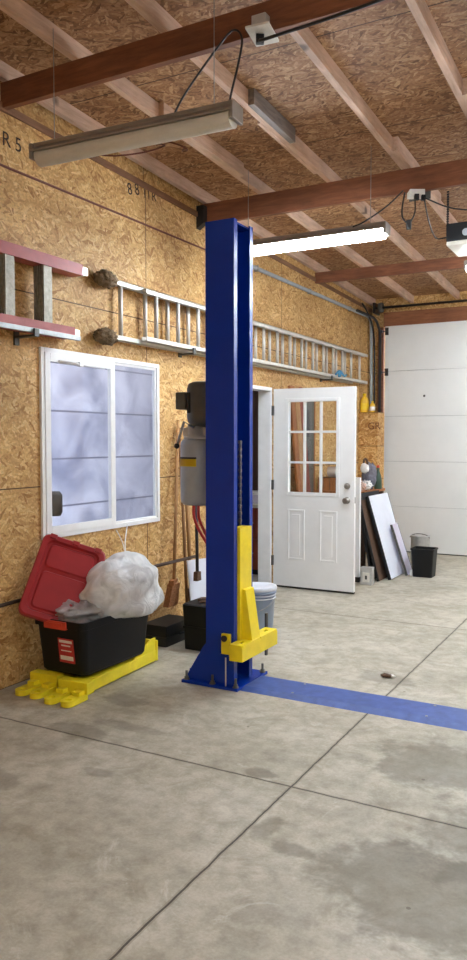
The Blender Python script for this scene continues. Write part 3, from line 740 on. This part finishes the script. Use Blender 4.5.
# ------------------------------------------------------------------ fluorescent shop lights
def light_fixture(c, L, lit, label, group, cords):
    x, y, z = c
    t = thing('fluorescent_light', (x, y, z), label, 'light', group)
    mb = MB()
    pr = [(-.062, .024), (-.062, .034), (-.034, .06), (-.034, .078), (.034, .078), (.034, .06), (.062, .034), (.062, .024), (.056, .024), (.056, .032), (.03, .054), (-.03, .054), (-.056, .032), (-.056, .024)]
    mb.prism([(x-L/2, y+a, z+b) for a, b in pr], (L, 0, 0)); obj('housing', mb, 'lamp_metal', t)
    mb = MB(); pl = [(-.05, .02)]+[(.05*math.cos(PI+PI*q/10), .006+.042*math.sin(PI+PI*q/10)) for q in range(0, 11)]+[(.05, .02), (.03, .05), (-.03, .05)]
    mb.prism([(x-L/2+.02, y+a, z+b) for a, b in pl], (L-.04, 0, 0)); obj('tube_cover', mb, 'lamp_on' if lit else 'lamp_off', t)
    for s_ in (-1, 1):
        mb = MB(); mb.box((x+s_*(L/2-.004)-.01, y-.058, z-.008), (x+s_*(L/2-.004)+.01, y+.058, z+.07), .004); obj('end_cap', mb, 'lamp_metal', t)
    for pts in cords:
        mb = MB(); mb.tube(spline(pts, 8), .0055, 6); obj('power_cord', mb, 'cord', t)
    for s_ in (-.4, .4):
        mb = MB(); mb.tube([(x+s_*L, y, z+.07), (x+s_*L, y, zr(y)+.03)], .0022, 6)
        obj('hanger_wire', mb, 'steel', t)
    return t
L1 = light_fixture((1.11, 3.18, 3.015), 1.19, False, 'unlit fluorescent shop light hanging below the nearest ceiling beam', 'shop lights',
    [[(1.36, 3.18, 3.09), (1.42, 3.2, 3.2), (1.53, 3.3, 3.42), (1.61, 3.33, 3.51), (1.66, 3.33, 3.46), (1.665, 3.27, 3.3), (1.66, 3.20, 3.12), (1.69, 3.18, 3.08)]])
L1.rotation_euler.z = 0.045
L2 = light_fixture((1.165, 5.28, 2.965), 1.22, True, 'lit fluorescent shop light hanging right of the blue post', 'shop lights',
    [[(1.55, 5.2, 3.02), (1.62, 5.25, 3.06), (1.70, 5.5, 3.22), (1.79, 5.60, 3.345)]])
L3 = light_fixture((2.565, 6.98, 3.02), 1.22, True, 'lit fluorescent shop light whose end shows at the right edge under the furthest beam', 'shop lights', [])
for (c, lb) in (((4.4, 3.2, 2.98), 'near the right'), ((3.0, 5.28, 2.97), 'in the middle right'), ((2.75, 9.1, 2.98), 'far right by the overhead door'), ((4.6, 8.9, 2.98), 'furthest right by the overhead door'), ((3.9, -0.5, 3.1), 'behind the camera'), ((5.0, 1.2, 3.1), 'behind on the right')):
    light_fixture(c, 1.22, True, 'lit fluorescent shop light outside the picture, '+lb, 'shop lights', [])
for x, y in ((-0.9, 7.2),):
    light_fixture((x, y, 2.3), 0.3, True, 'short unseen lamp added to brighten the room beyond the doorway', 'shop lights', [])  # lamp added out of view because the far room was dark

# outlet boxes on the beams and loose cords
t = thing('outlet_box', (1.755, 3.37, 3.44), 'pale outlet box under the nearest ceiling beam with a black plug', 'outlet', 'ceiling outlets')
R1 = Matrix.Rotation(0.5, 3, 'Z')
mb = MB(); mb.obox((1.745, 3.39, 3.474), (.12, .15, .012), Matrix.Rotation(.1, 3, 'Z') @ Matrix.Rotation(-.12, 3, 'X'), .003); obj('cover_plate', mb, 'ivory', t)
mb = MB(); mb.obox((1.745, 3.372, 3.515), (.075, .05, .07), None, .004); obj('box', mb, 'galv', t)
mb = MB(); mb.obox((1.735, 3.385, 3.452), (.04, .03, .045), R1, .006); obj('plug', mb, 'black_plastic', t)
mb = MB(); mb.tube(spline([(1.74, 3.375, 3.44), (1.80, 3.34, 3.42), (2.2, 3.32, 3.425), (2.8, 3.32, 3.47), (3.6, 3.32, 3.5), (4.2, 3.3, 3.4)], 8), .008, 8)
tag(obj('overhead_cord', mb, 'cord'), 'black cord strung from the near outlet box towards the right', 'cord')
t = thing('outlet_box', (1.87, 5.6, 3.27), 'pale outlet box under the second ceiling beam beside the garage opener', 'outlet', 'ceiling outlets')
mb = MB(); mb.obox((1.87, 5.66, 3.325), (.11, .10, .045), R1, .004); obj('box', mb, 'ivory', t)
mb = MB(); mb.obox((1.885, 5.62, 3.29), (.035, .03, .045), R1, .005); mb.obox((1.93, 5.64, 3.285), (.03, .03, .04), R1, .005); obj('plug', mb, 'black_plastic', t)
obj('bracket', B((1.80, 5.725, 3.3), (1.96, 5.735, 3.5)), 'dark_grey', t)
mb = MB(); mb.tube(spline([(1.88, 5.6, 3.27), (1.885, 5.58, 3.17), (1.85, 5.57, 3.10), (1.805, 5.57, 3.13), (1.79, 5.58, 3.2), (1.785, 5.66, 3.35)], 8), .006, 6); mb.obox((1.845, 5.57, 3.085), (.035, .02, .07), None, .004)
tag(obj('looped_cord', mb, 'cord'), 'dark looped cord with a small block hanging under the second beam', 'cord')
t = thing('garage_opener', (2.12, 6.5, 3.108), 'black garage door opener hung from the ceiling at the right edge', 'garage door opener')
obj('housing', B((1.915, 6.4, 3.142), (2.35, 6.85, 3.285), .012), 'black_plastic', t)
obj('light_lens', B((1.918, 6.405, 3.108), (2.345, 6.845, 3.1415), .01), 'lamp_off', t)
mb = MB(); mb.lathe((2.075, 6.399, 3.20), [(.03, 0), (.026, -.008)], (0, 1, 0), 16); obj('button', mb, 'tank', t)
mb = MB()
for q in range(16): mb.box((1.905, 6.45, 3.25+.02*q), (1.925, 6.456, 3.262+.02*q)); 
mb.box((1.909, 6.4505, 3.24), (1.921, 6.4555, zr(6.45)+.02)); obj('hanger_strap', mb, 'black_metal', t)
mb = MB(); mb.box((2.3, 6.45, 3.24), (2.32, 6.456, zr(6.45)+.05)); obj('hanger_strap', mb, 'black_metal', t)
mb = MB(); mb.tube(spline([(1.94, 5.63, 3.27), (1.90, 5.9, 3.20), (1.86, 6.2, 3.17), (1.86, 6.35, 3.16), (1.92, 6.42, 3.18)], 8), .006, 6); mb.tube(spline([(1.94, 5.63, 3.28), (2.1, 5.9, 3.25), (2.4, 6.2, 3.27)], 8), .006, 6)
obj('power_cord', mb, 'cord', t)
mb = MB(); lp = [(LC[0]+.10*math.cos(a), LC[1]+.10*math.sin(a), zr(LC[1])+.055-.03*math.cos(a)) for LC in ((0.36, 4.72),) for a in [2*PI*k/22 for k in range(28)]]
mb.tube(spline([(0.03, 4.15, 3.46), (0.12, 4.35, 3.49), (0.25, 4.55, 3.56)]+lp[10:]+lp[:2], 3), .006, 6)
tag(obj('coiled_cord', mb, 'brown_cord'), 'brown cord looped under the rafters where roof meets wall', 'cord')

# ------------------------------------------------------------------ tote, lid, bags and lift arms at the left
def lug_arm(org, ang, L, prongs, label, fin):
    """a yellow lift arm lying on the floor; local y runs along the arm away from the forked end"""
    t = thing('lift_arm', (org[0], org[1], 0), label, 'car lift arm', 'lift arms on the floor', ang)
    mb = MB(); mb.box((-.055, .10, .012), (.055, L, .085), .005); obj('bar', mb, 'yellow_worn', t, local=True)
    mb = MB(); mb.box((-.105, .09, .03), (.105, .16, .10), .005); obj('cross_head', mb, 'yellow_worn', t, local=True)
    for px in prongs:
        w = .042
        out = [(w*math.cos(PI+PI*q/12)+px, -.03+w*math.sin(PI+PI*q/12)) for q in range(13)]+[(px+w, .02), (px+w, .1), (px+w*.4, .1), (px-w*.4, .1), (px-w, .1), (px-w, .02)]
        mb = MB(); mb.ring_plate(out, (px, -.025), .021, lambda u, v: (u, v, 0.004), (0, 0, .032)); 
        mb.box((px-.026, .04, .036), (px+.026, .1, .06), .004); obj('prong', mb, 'yellow_worn', t, local=True)
    if fin:
        mb = MB(); mb.prism([(.04, L-.30, .085), (.04, L-.02, .085), (.04, L-.02, .17), (.04, L-.06, .17)], (.012, 0, 0)); obj('fin', mb, 'yellow_worn', t, local=True)
        mb = MB(); mb.box((-.06, L-.02, .01), (.06, L+.0, .15), .004); obj('stop_plate', mb, 'yellow_worn', t, local=True)
    return t
lug_arm((0.235, 3.36), 0.02, 0.95, (-.055, .058), 'yellow lift arm under the black tote, nearer the wall', False)
lug_arm((0.490, 3.335), 0.05, 0.95, (-.058, .060), 'yellow lift arm under the black tote, farther from the wall', True)

tz = 0.105
tote = thing('storage_tote', (0.345, 3.815, tz), 'black plastic storage tote standing on yellow lift arms', 'storage tote', None, math.radians(-1))
def rrect(w, l, z, r=.04, n=5):
    o = []
    for (cx, cy, a) in ((w/2-r, l/2-r, 0), (-w/2+r, l/2-r, PI/2), (-w/2+r, -l/2+r, PI), (w/2-r, -l/2+r, 1.5*PI)):
        for q in range(n+1): o.append(V((cx+r*math.cos(a+PI/2*q/n), cy+r*math.sin(a+PI/2*q/n), z)))
    return o
def loft(mb, rings, cap0=True, cap1=True):
    R = [[mb.bm.verts.new(p) for p in r] for r in rings]; n = len(R[0])
    for i in range(len(R)-1):
        for k in range(n): mb.bm.faces.new((R[i][k], R[i][(k+1) % n], R[i+1][(k+1) % n], R[i+1][k]))
    if cap0: mb.bm.faces.new(R[0][::-1])
    if cap1: mb.bm.faces.new(R[-1])
    return mb
H = 0.335
mb = loft(MB(), [rrect(.33, .60, 0), rrect(.345, .625, .015), rrect(.38, .675, H-.05), rrect(.405, .705, H-.045), rrect(.41, .71, H), rrect(.39, .69, H), rrect(.365, .655, H-.05), rrect(.32, .59, .012)], True, True)
obj('bin', mb, 'black_plastic', tote, local=True)
for q in (-.12, .02, .16):
    pass
mb = MB(); mb.box((-.095, -.368, H-.052), (.075, -.342, H-.004), .006); mb.box((-.07, -.372, H-.03), (.05, -.366, H-.012), .002); obj('latch', mb, 'red_bright', tote, local=True, label='red latch handle')
mb = MB(); mb.box((-.085, .342, H-.052), (.085, .368, H-.004), .006); obj('latch', mb, 'red_bright', tote, local=True, label='red latch handle')
Rl = Matrix.Rotation(math.radians(7), 3, 'X')
mb = MB(); mb.obox((0.05, -.329, .15), (.12, .003, .15), Rl); lab = obj('sticker', mb, 'label_red', tote, local=True, label='red and white sticker')
for (z, h, w) in ((.207, .016, .10), (.182, .008, .07), (.150, .006, .08), (.105, .026, .10)):
    mb = MB(); mb.obox((0.05, -.331-(z-.15)*.122, z), (w, .002, h), Rl); obj('print_bar', mb, 'label_white', lab, local=True)

# red lid leaning on the wall behind it
def px_x(px, py, xv):
    r = Fw+Rt*((px-233.5)/F_PX)+Up*((480-py)/F_PX); return CAM+r*((xv-CAM.x)/r.x)
TL, TR, BL = V((.05, 3.681, .926)), V((.35, 3.931, .786)), V((.13, 3.345, .485))
u = (TR-TL); W_ = u.length; u.normalize(); v = (BL-TL); v = (v-u*v.dot(u)); H_ = v.length; v.normalize(); nrm = v.cross(u).normalized()
if nrm.dot(CAM-TL) < 0: nrm = -nrm
def lidp(a, b, c): return TL+u*a+v*b+nrm*c
lid_t = thing('tote_lid', tuple(TL+u*W_/2+v*H_), 'red plastic tote lid leaning on the wall behind the black tote', 'lid')
rot = Matrix((u, v, nrm)).transposed()
def lbox(mb, a0, a1, b0, b1, c0, c1, bev): return mb.obox(lidp((a0+a1)/2, (b0+b1)/2, (c0+c1)/2), (a1-a0, b1-b0, c1-c0), rot, bev)
mb = MB()
def lr(a0, a1, b0, b1, c, r=.05, n=5):
    o = []
    for (ca, cb_, an) in ((a1-r, b1-r, 0), (a0+r, b1-r, PI/2), (a0+r, b0+r, PI), (a1-r, b0+r, 1.5*PI)):
        for q in range(n+1): o.append(lidp(ca+r*math.cos(an+PI/2*q/n), cb_+r*math.sin(an+PI/2*q/n), c))
    return o
loft(mb, [lr(0, W_, 0, H_, -.02), lr(0, W_, 0, H_, .012), lr(.008, W_-.008, .008, H_-.008, .02), lr(.035, W_-.035, .035, H_-.035, .02), lr(.045, W_-.045, .045, H_-.045, .004, .04)])
obj('rim', mb, 'red_plastic', lid_t)
mb = MB()
loft(mb, [lr(.06, W_-.06, .06, H_*.40, .004, .03), lr(.068, W_-.068, .068, H_*.40-.008, .014, .03)]); loft(mb, [lr(.06, W_-.06, H_*.44, H_-.06, .004, .03), lr(.068, W_-.068, H_*.44+.008, H_-.068, .014, .03)])
obj('raised_field', mb, 'red_plastic', lid_t)
for a in (0.06, W_*.5, W_-.06):
    mb = MB(); lbox(mb, a-.022, a+.022, .0, .03, .015, .03, .005); obj('clip', mb, 'red_plastic', lid_t)

bag = thing('plastic_bag', (0.36, 4.12, 0.47), 'stuffed white plastic bag tied shut on the right end of the black tote', 'plastic bag')
def bagfn(p):
    if p.z < -.13: p.z = -.13+(p.z+.13)*.35
    if p.z > 0.1: s_ = 1-(p.z-.1)*1.4; p.x *= s_; p.y *= s_
    return p
mb = MB(); mb.blob((0.445, 3.98, 0.545), (.21, .325, .235), seed=3.1, amp=.26, freq=1.7, sub=5, fn=bagfn, rough=1.7); obj('bag_body', mb, 'bag_white', bag)
mb = MB(); mb.blob((0.555, 4.01, 0.615), (.07, .08, .065), seed=1.3, amp=.3, freq=3, sub=3); obj('contents', mb, 'dark_grey', bag, label='dark things showing through the film')
mb = MB(); mb.tube(spline([(0.42, 4.04, .755), (0.28, 4.22, .82), (0.18, 4.38, .92)], 5), .004, 6); mb.tube(spline([(0.42, 4.04, .755), (0.30, 4.16, .83), (0.22, 4.20, .90)], 5), .003, 6); mb.blob((0.42, 4.04, .755), (.03, .03, .03), seed=2, amp=.3, sub=3); obj('tie', mb, 'bag_white', bag)
bag2 = thing('plastic_bag', (0.33, 3.68, 0.42), 'crumpled clear grey plastic bag lying in the left end of the black tote', 'plastic bag')
mb = MB(); mb.blob((0.345, 3.73, 0.455), (.15, .24, .08), seed=8.2, amp=.36, freq=2.4, sub=5, rough=1.4); obj('bag_body', mb, 'bag_clear', bag2)
mb = MB(); mb.blob((0.35, 3.70, 0.445), (.10, .17, .045), seed=5.2, amp=.3, freq=3, sub=3); obj('contents', mb, 'dark_grey', bag2, label='dark things inside the clear film')

# long dark pole resting along the wall behind the tote
mb = MB(); mb.tube([(0.012, 2.3, 0.50), (0.012, 3.42, 0.521), (0.16, 4.65, 0.565), (0.24, 5.2, 0.585)], [.012, .012, .013, .013], 10); tag(obj('wall_pole', mb, 'darkwood'), 'long dark pole lying sideways along the wall behind the red lid', 'pole')

# ------------------------------------------------------------------ tools and boxes behind the post
def pole(name, a, b, r, mat_, label, cat, group=None):
    t = thing(name, (b[0], b[1], 0.0), label, cat, group)
    mb = MB(); mb.tube([a, tuple((V(a)+V(b))/2), b], r, 10); obj('handle', mb, mat_, t)
    return t
t = pole('push_broom', (0.03, 5.28, 1.68), (0.18, 4.98, 0.42), .013, 'handle', 'wooden handled broom with orange bristles standing left under the oil tank', 'broom', 'long handled tools by the wall')
mb = MB(); mb.obox((0.18, 4.97, .41), (.04, .11, .04), Matrix.Rotation(.3, 3, 'Z'), .006); obj('head', mb, 'brownboard', t)
mb = MB(); mb.prism([(0.16, 4.92, .40), (0.16, 5.02, .40), (0.13, 5.04, .22), (0.13, 4.90, .22)], (.05, 0, 0)); obj('bristles', mb, 'bristle', t)
t = pole('garden_rake', (0.03, 5.30, 1.62), (0.22, 5.12, 0.04), .013, 'handle2', 'second wooden handled tool standing just right of the broom', 'rake', 'long handled tools by the wall')
mb = MB(); mb.box((0.19, 5.03, .03), (0.25, 5.19, .06), .004)
for q in range(7): mb.box((0.21, 5.035+.022*q, 0.0), (0.216, 5.041+.022*q, .03))
obj('head', mb, 'black_metal', t)
t = pole('shovel', (0.03, 5.36, 1.50), (0.22, 5.17, 0.32), .014, 'handle', 'pale wooden handled shovel standing upright between broom and white sheet', 'shovel', 'long handled tools by the wall')
mb = MB(); mb.prism([(0.23, 5.10, .34), (0.23, 5.24, .34), (0.26, 5.25, .12), (0.27, 5.17, .0), (0.26, 5.09, .12)], (.006, 0, 0)); obj('blade', mb, 'bristle_dark', t)
t = pole('pry_bar', (0.30, 5.12, 1.09), (0.37, 5.02, 0.50), .013, 'black_metal', 'dark metal pole with a small block end hanging below the oil tank', 'pole', 'long handled tools by the wall')
mb = MB(); mb.prism([(0.352, 4.995, .5), (0.352, 5.045, .5), (0.352, 5.05, .43), (0.352, 4.99, .43)], (.036, 0, 0)); obj('block_end', mb, 'bristle_dark', t)
t = pole('hoe', (0.03, 5.40, 1.42), (0.20, 5.22, 0.03), .012, 'handle', 'palest slim handle standing furthest right beside the white sheet', 'hoe', 'long handled tools by the wall')
mb = MB(); mb.box((0.17, 5.17, .0), (0.27, 5.27, .02), .003); obj('blade', mb, 'steel', t)
t = thing('white_sheet', (0.42, 5.1, 0), 'narrow white sheet leaning upright behind the black box and the post', 'board')
R2 = Matrix.Rotation(math.radians(-20), 3, 'Z') @ Matrix.Rotation(math.radians(-8), 3, 'Y')
mb = MB(); mb.obox((0.34, 5.12, .33), (.012, .22, .50), R2, .003); obj('sheet', mb, 'white_sheet', t)
mb = MB(); mb.obox((0.325, 5.19, .24), (.012, .22, .48), R2, .003); obj('sheet', mb, 'white_sheet', t)
t = thing('plastic_bin', (0.56, 4.75, 0), 'square black plastic bin standing behind the left foot of the post', 'bin')
mb = loft(MB(), [[V((0.60, 4.775, 0))+p for p in rrect(.23, .26, 0, .02)], [V((0.60, 4.775, 0))+p for p in rrect(.24, .27, .155, .02)]]); obj('body', mb, 'black_plastic', t)
mb = loft(MB(), [[V((0.60, 4.775, 0))+p for p in rrect(.255, .285, .155, .02)], [V((0.60, 4.775, 0))+p for p in rrect(.255, .285, .172, .02)]]); obj('band', mb, 'black_plastic', t)
mb = loft(MB(), [[V((0.60, 4.775, 0))+p for p in rrect(.24, .27, .172, .02)], [V((0.60, 4.775, 0))+p for p in rrect(.255, .285, .325, .02)], [V((0.60, 4.775, 0))+p for p in rrect(.235, .265, .335, .02)]]); obj('upper_body', mb, 'black_plastic', t)
mb = MB(); mb.obox((0.60, 4.80, .342), (.12, .16, .012), Matrix.Rotation(.5, 3, 'Z'), .004); mb.tube([(.56, 4.72, .352), (.66, 4.86, .352)], .01, 8)
tag(obj('paint_brush', mb, 'bristle_dark'), 'brown brush lying on top of the square black bin', 'brush')
t = thing('tool_case', (0.28, 4.78, 0), 'long low black case on the floor by the wall left of the black bin', 'case')
obj('lower_shell', B((0.14, 4.60, 0.0), (0.36, 4.96, 0.07), .01), 'black', t); obj('upper_shell', B((0.14, 4.60, 0.072), (0.36, 4.96, 0.155), .01), 'black_plastic', t); obj('carry_handle', MB().tube([(.36, 4.75, .075), (.385, 4.75, .075), (.385, 4.89, .075), (.36, 4.89, .075)], .008, 8), 'black_plastic', t)

# bucket
bx, by = 0.685, 5.44
t = thing('bucket', (bx, by, 0), 'pale blue plastic bucket with a white lid on the floor right of the post', 'bucket')
mb = MB(); mb.lathe((bx, by, 0), [(.115, 0), (.12, .005), (.138, .30), (.148, .30), (.148, .312), (.14, .312), (.14, .335), (.132, .335)], n=36); obj('pail', mb, 'bucket', t)
mb = MB(); mb.lathe((bx, by, .322), [(.15, 0), (.153, .003), (.153, .026), (.148, .03), (.135, .03), (.13, .022), (.02, .022)], n=36); obj('lid', mb, 'lidwhite', t)
for z in (.255, .28):
    mb = MB(); mb.lathe((bx, by, z), [(.137, 0), (.146, .002), (.146, .006), (.137, .008)], n=36, cap0=False, cap1=False); obj('rim_ring', mb, 'lidwhite', t)
mb = MB(); mb.tube([(bx+.15*math.cos(a), by+.15*math.sin(a), .26-.10*math.sin(PI*(a-PI*1.0)/(PI))) for a in [PI+PI*k/14 for k in range(15)]], .003, 6); obj('bail_handle', mb, 'steel', t)

# ------------------------------------------------------------------ clutter behind the open door
cab = thing('strand_board_cabinet', (0.13, 9.85, 0), 'narrow tall strand board cabinet in the corner beside the overhead door', 'cabinet')
mb = MB(); mb.box((0.004, 9.72, 0), (0.265, 9.738, 1.885)); mb.box((0.247, 9.738, 0), (0.265, 9.99, 1.885)); mb.box((0.004, 9.738, 1.867), (0.247, 9.99, 1.885)); mb.box((.004, 9.972, 0), (.247, 9.99, 1.867))
obj('carcass', mb, 'osb_cab', cab)
text_mesh('GR', 0.13, Matrix.Translation((0.13, 9.719, 1.66)) @ Matrix.Rotation(PI/2, 4, 'X'), 'board_stamp', 'stamp', cab)
def bottle(x, y, z, h, r, label, group=None, mt='oil'):
    t = thing('oil_bottle', (x, y, z), label, 'bottle', group)
    mb = MB(); mb.lathe((x, y, z), [(r*.92, 0), (r, .01), (r, h*.62), (r*.85, h*.72), (r*.35, h*.85), (r*.33, h*.9)], n=20, sq=(1, .7)); obj('body', mb, mt, t)
    mb = MB(); mb.lathe((x, y, z+h*.9), [(r*.4, 0), (r*.4, h*.1)], n=14); obj('cap', mb, 'label_yellow', t)
    mb = MB(); mb.lathe((x, y, z+h*.15), [(r*1.01, 0), (r*1.01, h*.35)], n=20, sq=(1, .71), cap0=False, cap1=False); obj('label', mb, 'label_yellow' if h > .15 else 'label_white', t)
bottle(0.055, 9.80, 1.885, .25, .06, 'large amber oil bottle on the cabinet beside the top of the white door')
bottle(0.165, 9.80, 1.885, .15, .04, 'small yellow bottle on the cabinet next to the amber one')

bench = thing('wooden_bench', (0.33, 8.5, 0), 'brown wooden bench against the wall behind the open door', 'bench')
obj('top', B((0.02, 8.2, 0.91), (0.62, 8.95, 0.94), .003), 'brownboard', bench)
obj('apron', B((0.03, 8.21, 0.82), (0.61, 8.23, 0.91), .002), 'brownboard', bench)
for lx in (0.03, 0.56):
    for ly in (8.235, 8.88): obj('leg', B((lx, ly, 0), (lx+.05, ly+.05, 0.91), .002), 'darkwood', bench)
t = thing('slatted_crate', (0.26, 8.42, 0.94), 'brown slatted crate on the bench, seen through the lower right door glass', 'crate')
for q in range(6): obj('slat', B((0.04+.075*q, 8.24, 0.94), (0.105+.075*q, 8.255, 1.085), .002), 'brownboard', t)
obj('frame', B((0.04, 8.256, 0.94), (0.47, 8.52, 1.085), .002), 'darkwood', t)
t = thing('paper_roll', (0.30, 8.34, 1.085), 'white paper roll lying on the slatted crate, seen through the door glass', 'paper roll')
mb = MB(); mb.lathe((0.13, 8.35, 1.148), [(.022, 0), (.062, 0), (.062, .28), (.022, .28)], (1, 0, 0), 28, False, False); obj('paper', mb, 'paper', t)
mb = MB(); mb.lathe((0.128, 8.35, 1.148), [(.018, 0), (.022, 0), (.022, .284), (.018, .284)], (1, 0, 0), 20, False, False); obj('core', mb, 'bristle_dark', t)
mb = MB(); mb.blob((0.555, 8.27, 0.993), (.055, .045, .05), seed=4, amp=.4, freq=3, sub=4); tag(obj('rag', mb, 'pink_cloth'), 'crumpled pinkish rag on the bench beside the door edge', 'rag')
t = thing('tool_pouch', (0.53, 8.62, 0.94), 'grey and black tool pouch standing on the bench before the corner cabinet', 'bag')
mb = MB(); mb.blob((0.53, 8.62, 1.10), (.085, .05, .16), seed=6, amp=.25, freq=3, sub=4, fn=lambda p: V((p.x, p.y, max(p.z, -.158)))); obj('pouch', mb, 'grey_cloth', t)
mb = MB(); mb.tube(spline([(0.47, 8.60, 1.19), (.475, 8.59, 1.28), (.50, 8.6, 1.29), (.52, 8.61, 1.2)], 6), .014, 8); obj('handle', mb, 'bristle_dark', t)
mb = MB(); mb.blob((0.49, 8.565, 1.19), (.05, .02, .06), seed=2, amp=.3, sub=3); obj('flap', mb, 'paper', t)
mb = MB(); mb.blob((0.57, 8.40, 1.0), (.06, .05, .055), seed=9, amp=.5, freq=3, sub=4); tag(obj('rag', mb, 'paper'), 'crumpled white rag on the bench above the leaning white panel', 'rag')
t = thing('spray_bottle', (0.585, 8.80, 0.94), 'dark green bottle on the bench beside the tool pouch', 'bottle')
mb = MB(); mb.lathe((0.585, 8.78, 0.94), [(.045, 0), (.047, .01), (.045, .10), (.035, .16), (.018, .21), (.016, .25)], n=20); obj('body', mb, 'green', t)
mb = MB(); mb.lathe((0.585, 8.78, 1.19), [(.017, 0), (.017, .03)], n=14); obj('cap', mb, 'red_bright', t)

# boards standing behind the glass of the door
t = thing('brown_board', (0.1, 7.6, 0), 'brown wooden boards leaning on the wall behind the left door glass', 'board')
for (y, w, m_) in ((7.46, .10, 'brownboard'), (7.57, .12, 'handle'), (7.70, .09, 'redwood')):
    mb = MB(); mb.prism([(.20, y, 0), (.225, y, 0), (.035, y, 2.1), (.01, y, 2.1)], (0, w, 0)); obj('plank', mb, m_, t)
t = thing('grey_panel', (0.08, 7.95, 0), 'grey metal panel standing on the wall behind the middle door glass', 'panel')
mb = MB(); mb.box((.012, 7.84, 0), (.05, 8.09, 1.98), .004); obj('sheet', mb, 'dark_grey', t)
mb = MB(); mb.box((.012, 8.092, 0), (.055, 8.118, 1.99), .003); obj('edge_strip', mb, 'brownboard', t)
mb = MB(); mb.box((.05, 7.86, 1.55), (.056, 7.95, 1.85), .002); mb.box((.05, 7.86, 1.1), (.056, 7.93, 1.4), .002); obj('vent_plate', mb, 'black_metal', t)

t = thing('white_board', (0.66, 7.76, 0), 'tall narrow white board standing right behind the free edge of the door', 'board')
obj('panel', B((0.60, 7.74, 0.055), (0.725, 7.785, 1.12), .004), 'white', t); obj('foot', B((0.605, 7.735, 0), (0.725, 7.79, 0.055), .003), 'black', t)
def leaner(name, label, y0, y1, xb, xt, h, th, mat_, edge, cat='panel', z0=0.0):
    t = thing(name, (xb, (y0+y1)/2, z0), label, cat)
    d = V((xt-xb, 0, h)).normalized(); n_ = V((d.z, 0, -d.x))
    def P(a, yy, c): p = V((xb, yy, z0+.002))+d*a+n_*c; return p
    L = V((xt-xb, 0, h)).length
    mb = MB(); mb.prism([P(0, y0, 0), P(L, y0, 0), P(L, y1, 0), P(0, y1, 0)], n_*th); obj('face_sheet', mb, mat_, t)
    if edge:
        for a0, a1, ya, yb in ((0, L, y0-.012, y0), (0, L, y1, y1+.012)):
            mb = MB(); mb.prism([P(a0, ya, -.004), P(a1, ya, -.004), P(a1, yb, -.004), P(a0, yb, -.004)], n_*(th+.006))
            obj('edge_band', mb, edge, t)
    return t
leaner('leaning_panel', 'large white panel with dark edges leaning against the bench near the overhead door', 8.02, 8.70, 0.965, 0.70, 0.895, .028, 'white_sheet', 'black')
leaner('leaning_panel', 'small lilac white board leaning on the front of the large white panel', 8.38, 8.58, 1.055, 0.868, 0.56, .018, 'lilac', 'dark_grey')
leaner('picture_frame', 'dark framed board leaning behind the large white panel', 7.88, 8.45, 0.885, 0.665, 0.86, .02, 'bristle_dark', 'black')
leaner('picture_frame', 'brown black board standing between bench and leaning panels', 7.92, 8.6, 0.80, 0.628, 0.93, .02, 'black', 'black')
t = thing('junction_box', (0.86, 7.72, 0), 'small grey electrical box on the floor in front of the leaning panels', 'box')
obj('case', B((0.775, 7.64, 0), (0.90, 7.72, 0.185), .006), 'galv', t); obj('front_plate', B((0.80, 7.632, 0.03), (0.875, 7.641, 0.13), .003), 'ivory', t); obj('switch', B((0.83, 7.625, .06), (.85, 7.633, .10), .002), 'dark_grey', t)
mb = loft(MB(), [[V((1.232, 8.46, 0))+p for p in rrect(.215, .20, 0, .03)], [V((1.232, 8.46, 0))+p for p in rrect(.25, .24, .30, .04)], [V((1.232, 8.46, 0))+p for p in rrect(.265, .255, .30, .04)], [V((1.232, 8.46, 0))+p for p in rrect(.265, .255, .315, .04)], [V((1.232, 8.46, 0))+p for p in rrect(.24, .23, .315, .04)], [V((1.232, 8.46, 0))+p for p in rrect(.205, .19, .01, .03)]])
t = thing('waste_bin', (1.232, 8.46, 0), 'black rectangular waste bin on the floor before the overhead door', 'waste bin'); obj('bin', mb, 'black_plastic', t)
t = thing('metal_can', (1.0, 9.1, 0), 'grey metal can behind the black waste bin', 'can')
mb = MB(); mb.lathe((1.0, 9.15, 0), [(.11, 0), (.112, .01), (.112, .35), (.116, .355), (.116, .37), (.1, .37)], n=30); obj('body', mb, 'galv', t)
mb = MB(); mb.tube([(1.0+.118*math.cos(a), 9.15-.03, .34+.05*math.sin(a)) for a in [PI*k/12 for k in range(13)]], .005, 6); obj('handle', mb, 'dark_grey', t)
t = thing('scrap_block', (1.08, 8.6, 0), 'small white scrap on the floor between leaning panel and waste bin', 'scrap')
obj('slab', B((1.085, 8.40, 0), (1.115, 8.62, .06), .004), 'white', t)
t = thing('scrap_piece', (2.0, 4.72, 0), 'small dark scrap lying alone on the floor beyond the blue cover plate', 'scrap')
mb = MB(); mb.blob((1.985, 4.70, .012), (.035, .022, .012), seed=5, amp=.3, sub=3); obj('cap', mb, 'bristle_dark', t); mb = MB(); mb.blob((2.02, 4.71, .01), (.02, .015, .01), seed=7, amp=.3, sub=2); obj('chip', mb, 'paper', t)

# ------------------------------------------------------------------ daylight outside the window
w = bpy.data.worlds.new('sky'); scene.world = w; w.use_nodes = True
nt = w.node_tree; bg = nt.nodes['Background']; sky = nt.nodes.new('ShaderNodeTexSky'); sky.sky_type = 'HOSEK_WILKIE'; sky.turbidity = 4
mixn = nt.nodes.new('ShaderNodeMix'); mixn.data_type = 'RGBA'; mixn.inputs[0].default_value = 0.85; mixn.inputs[7].default_value = (0.93, 0.95, 1.0, 1)
nt.links.new(sky.outputs[0], mixn.inputs[6]); nt.links.new(mixn.outputs[2], bg.inputs[0]); bg.inputs[1].default_value = 1.65
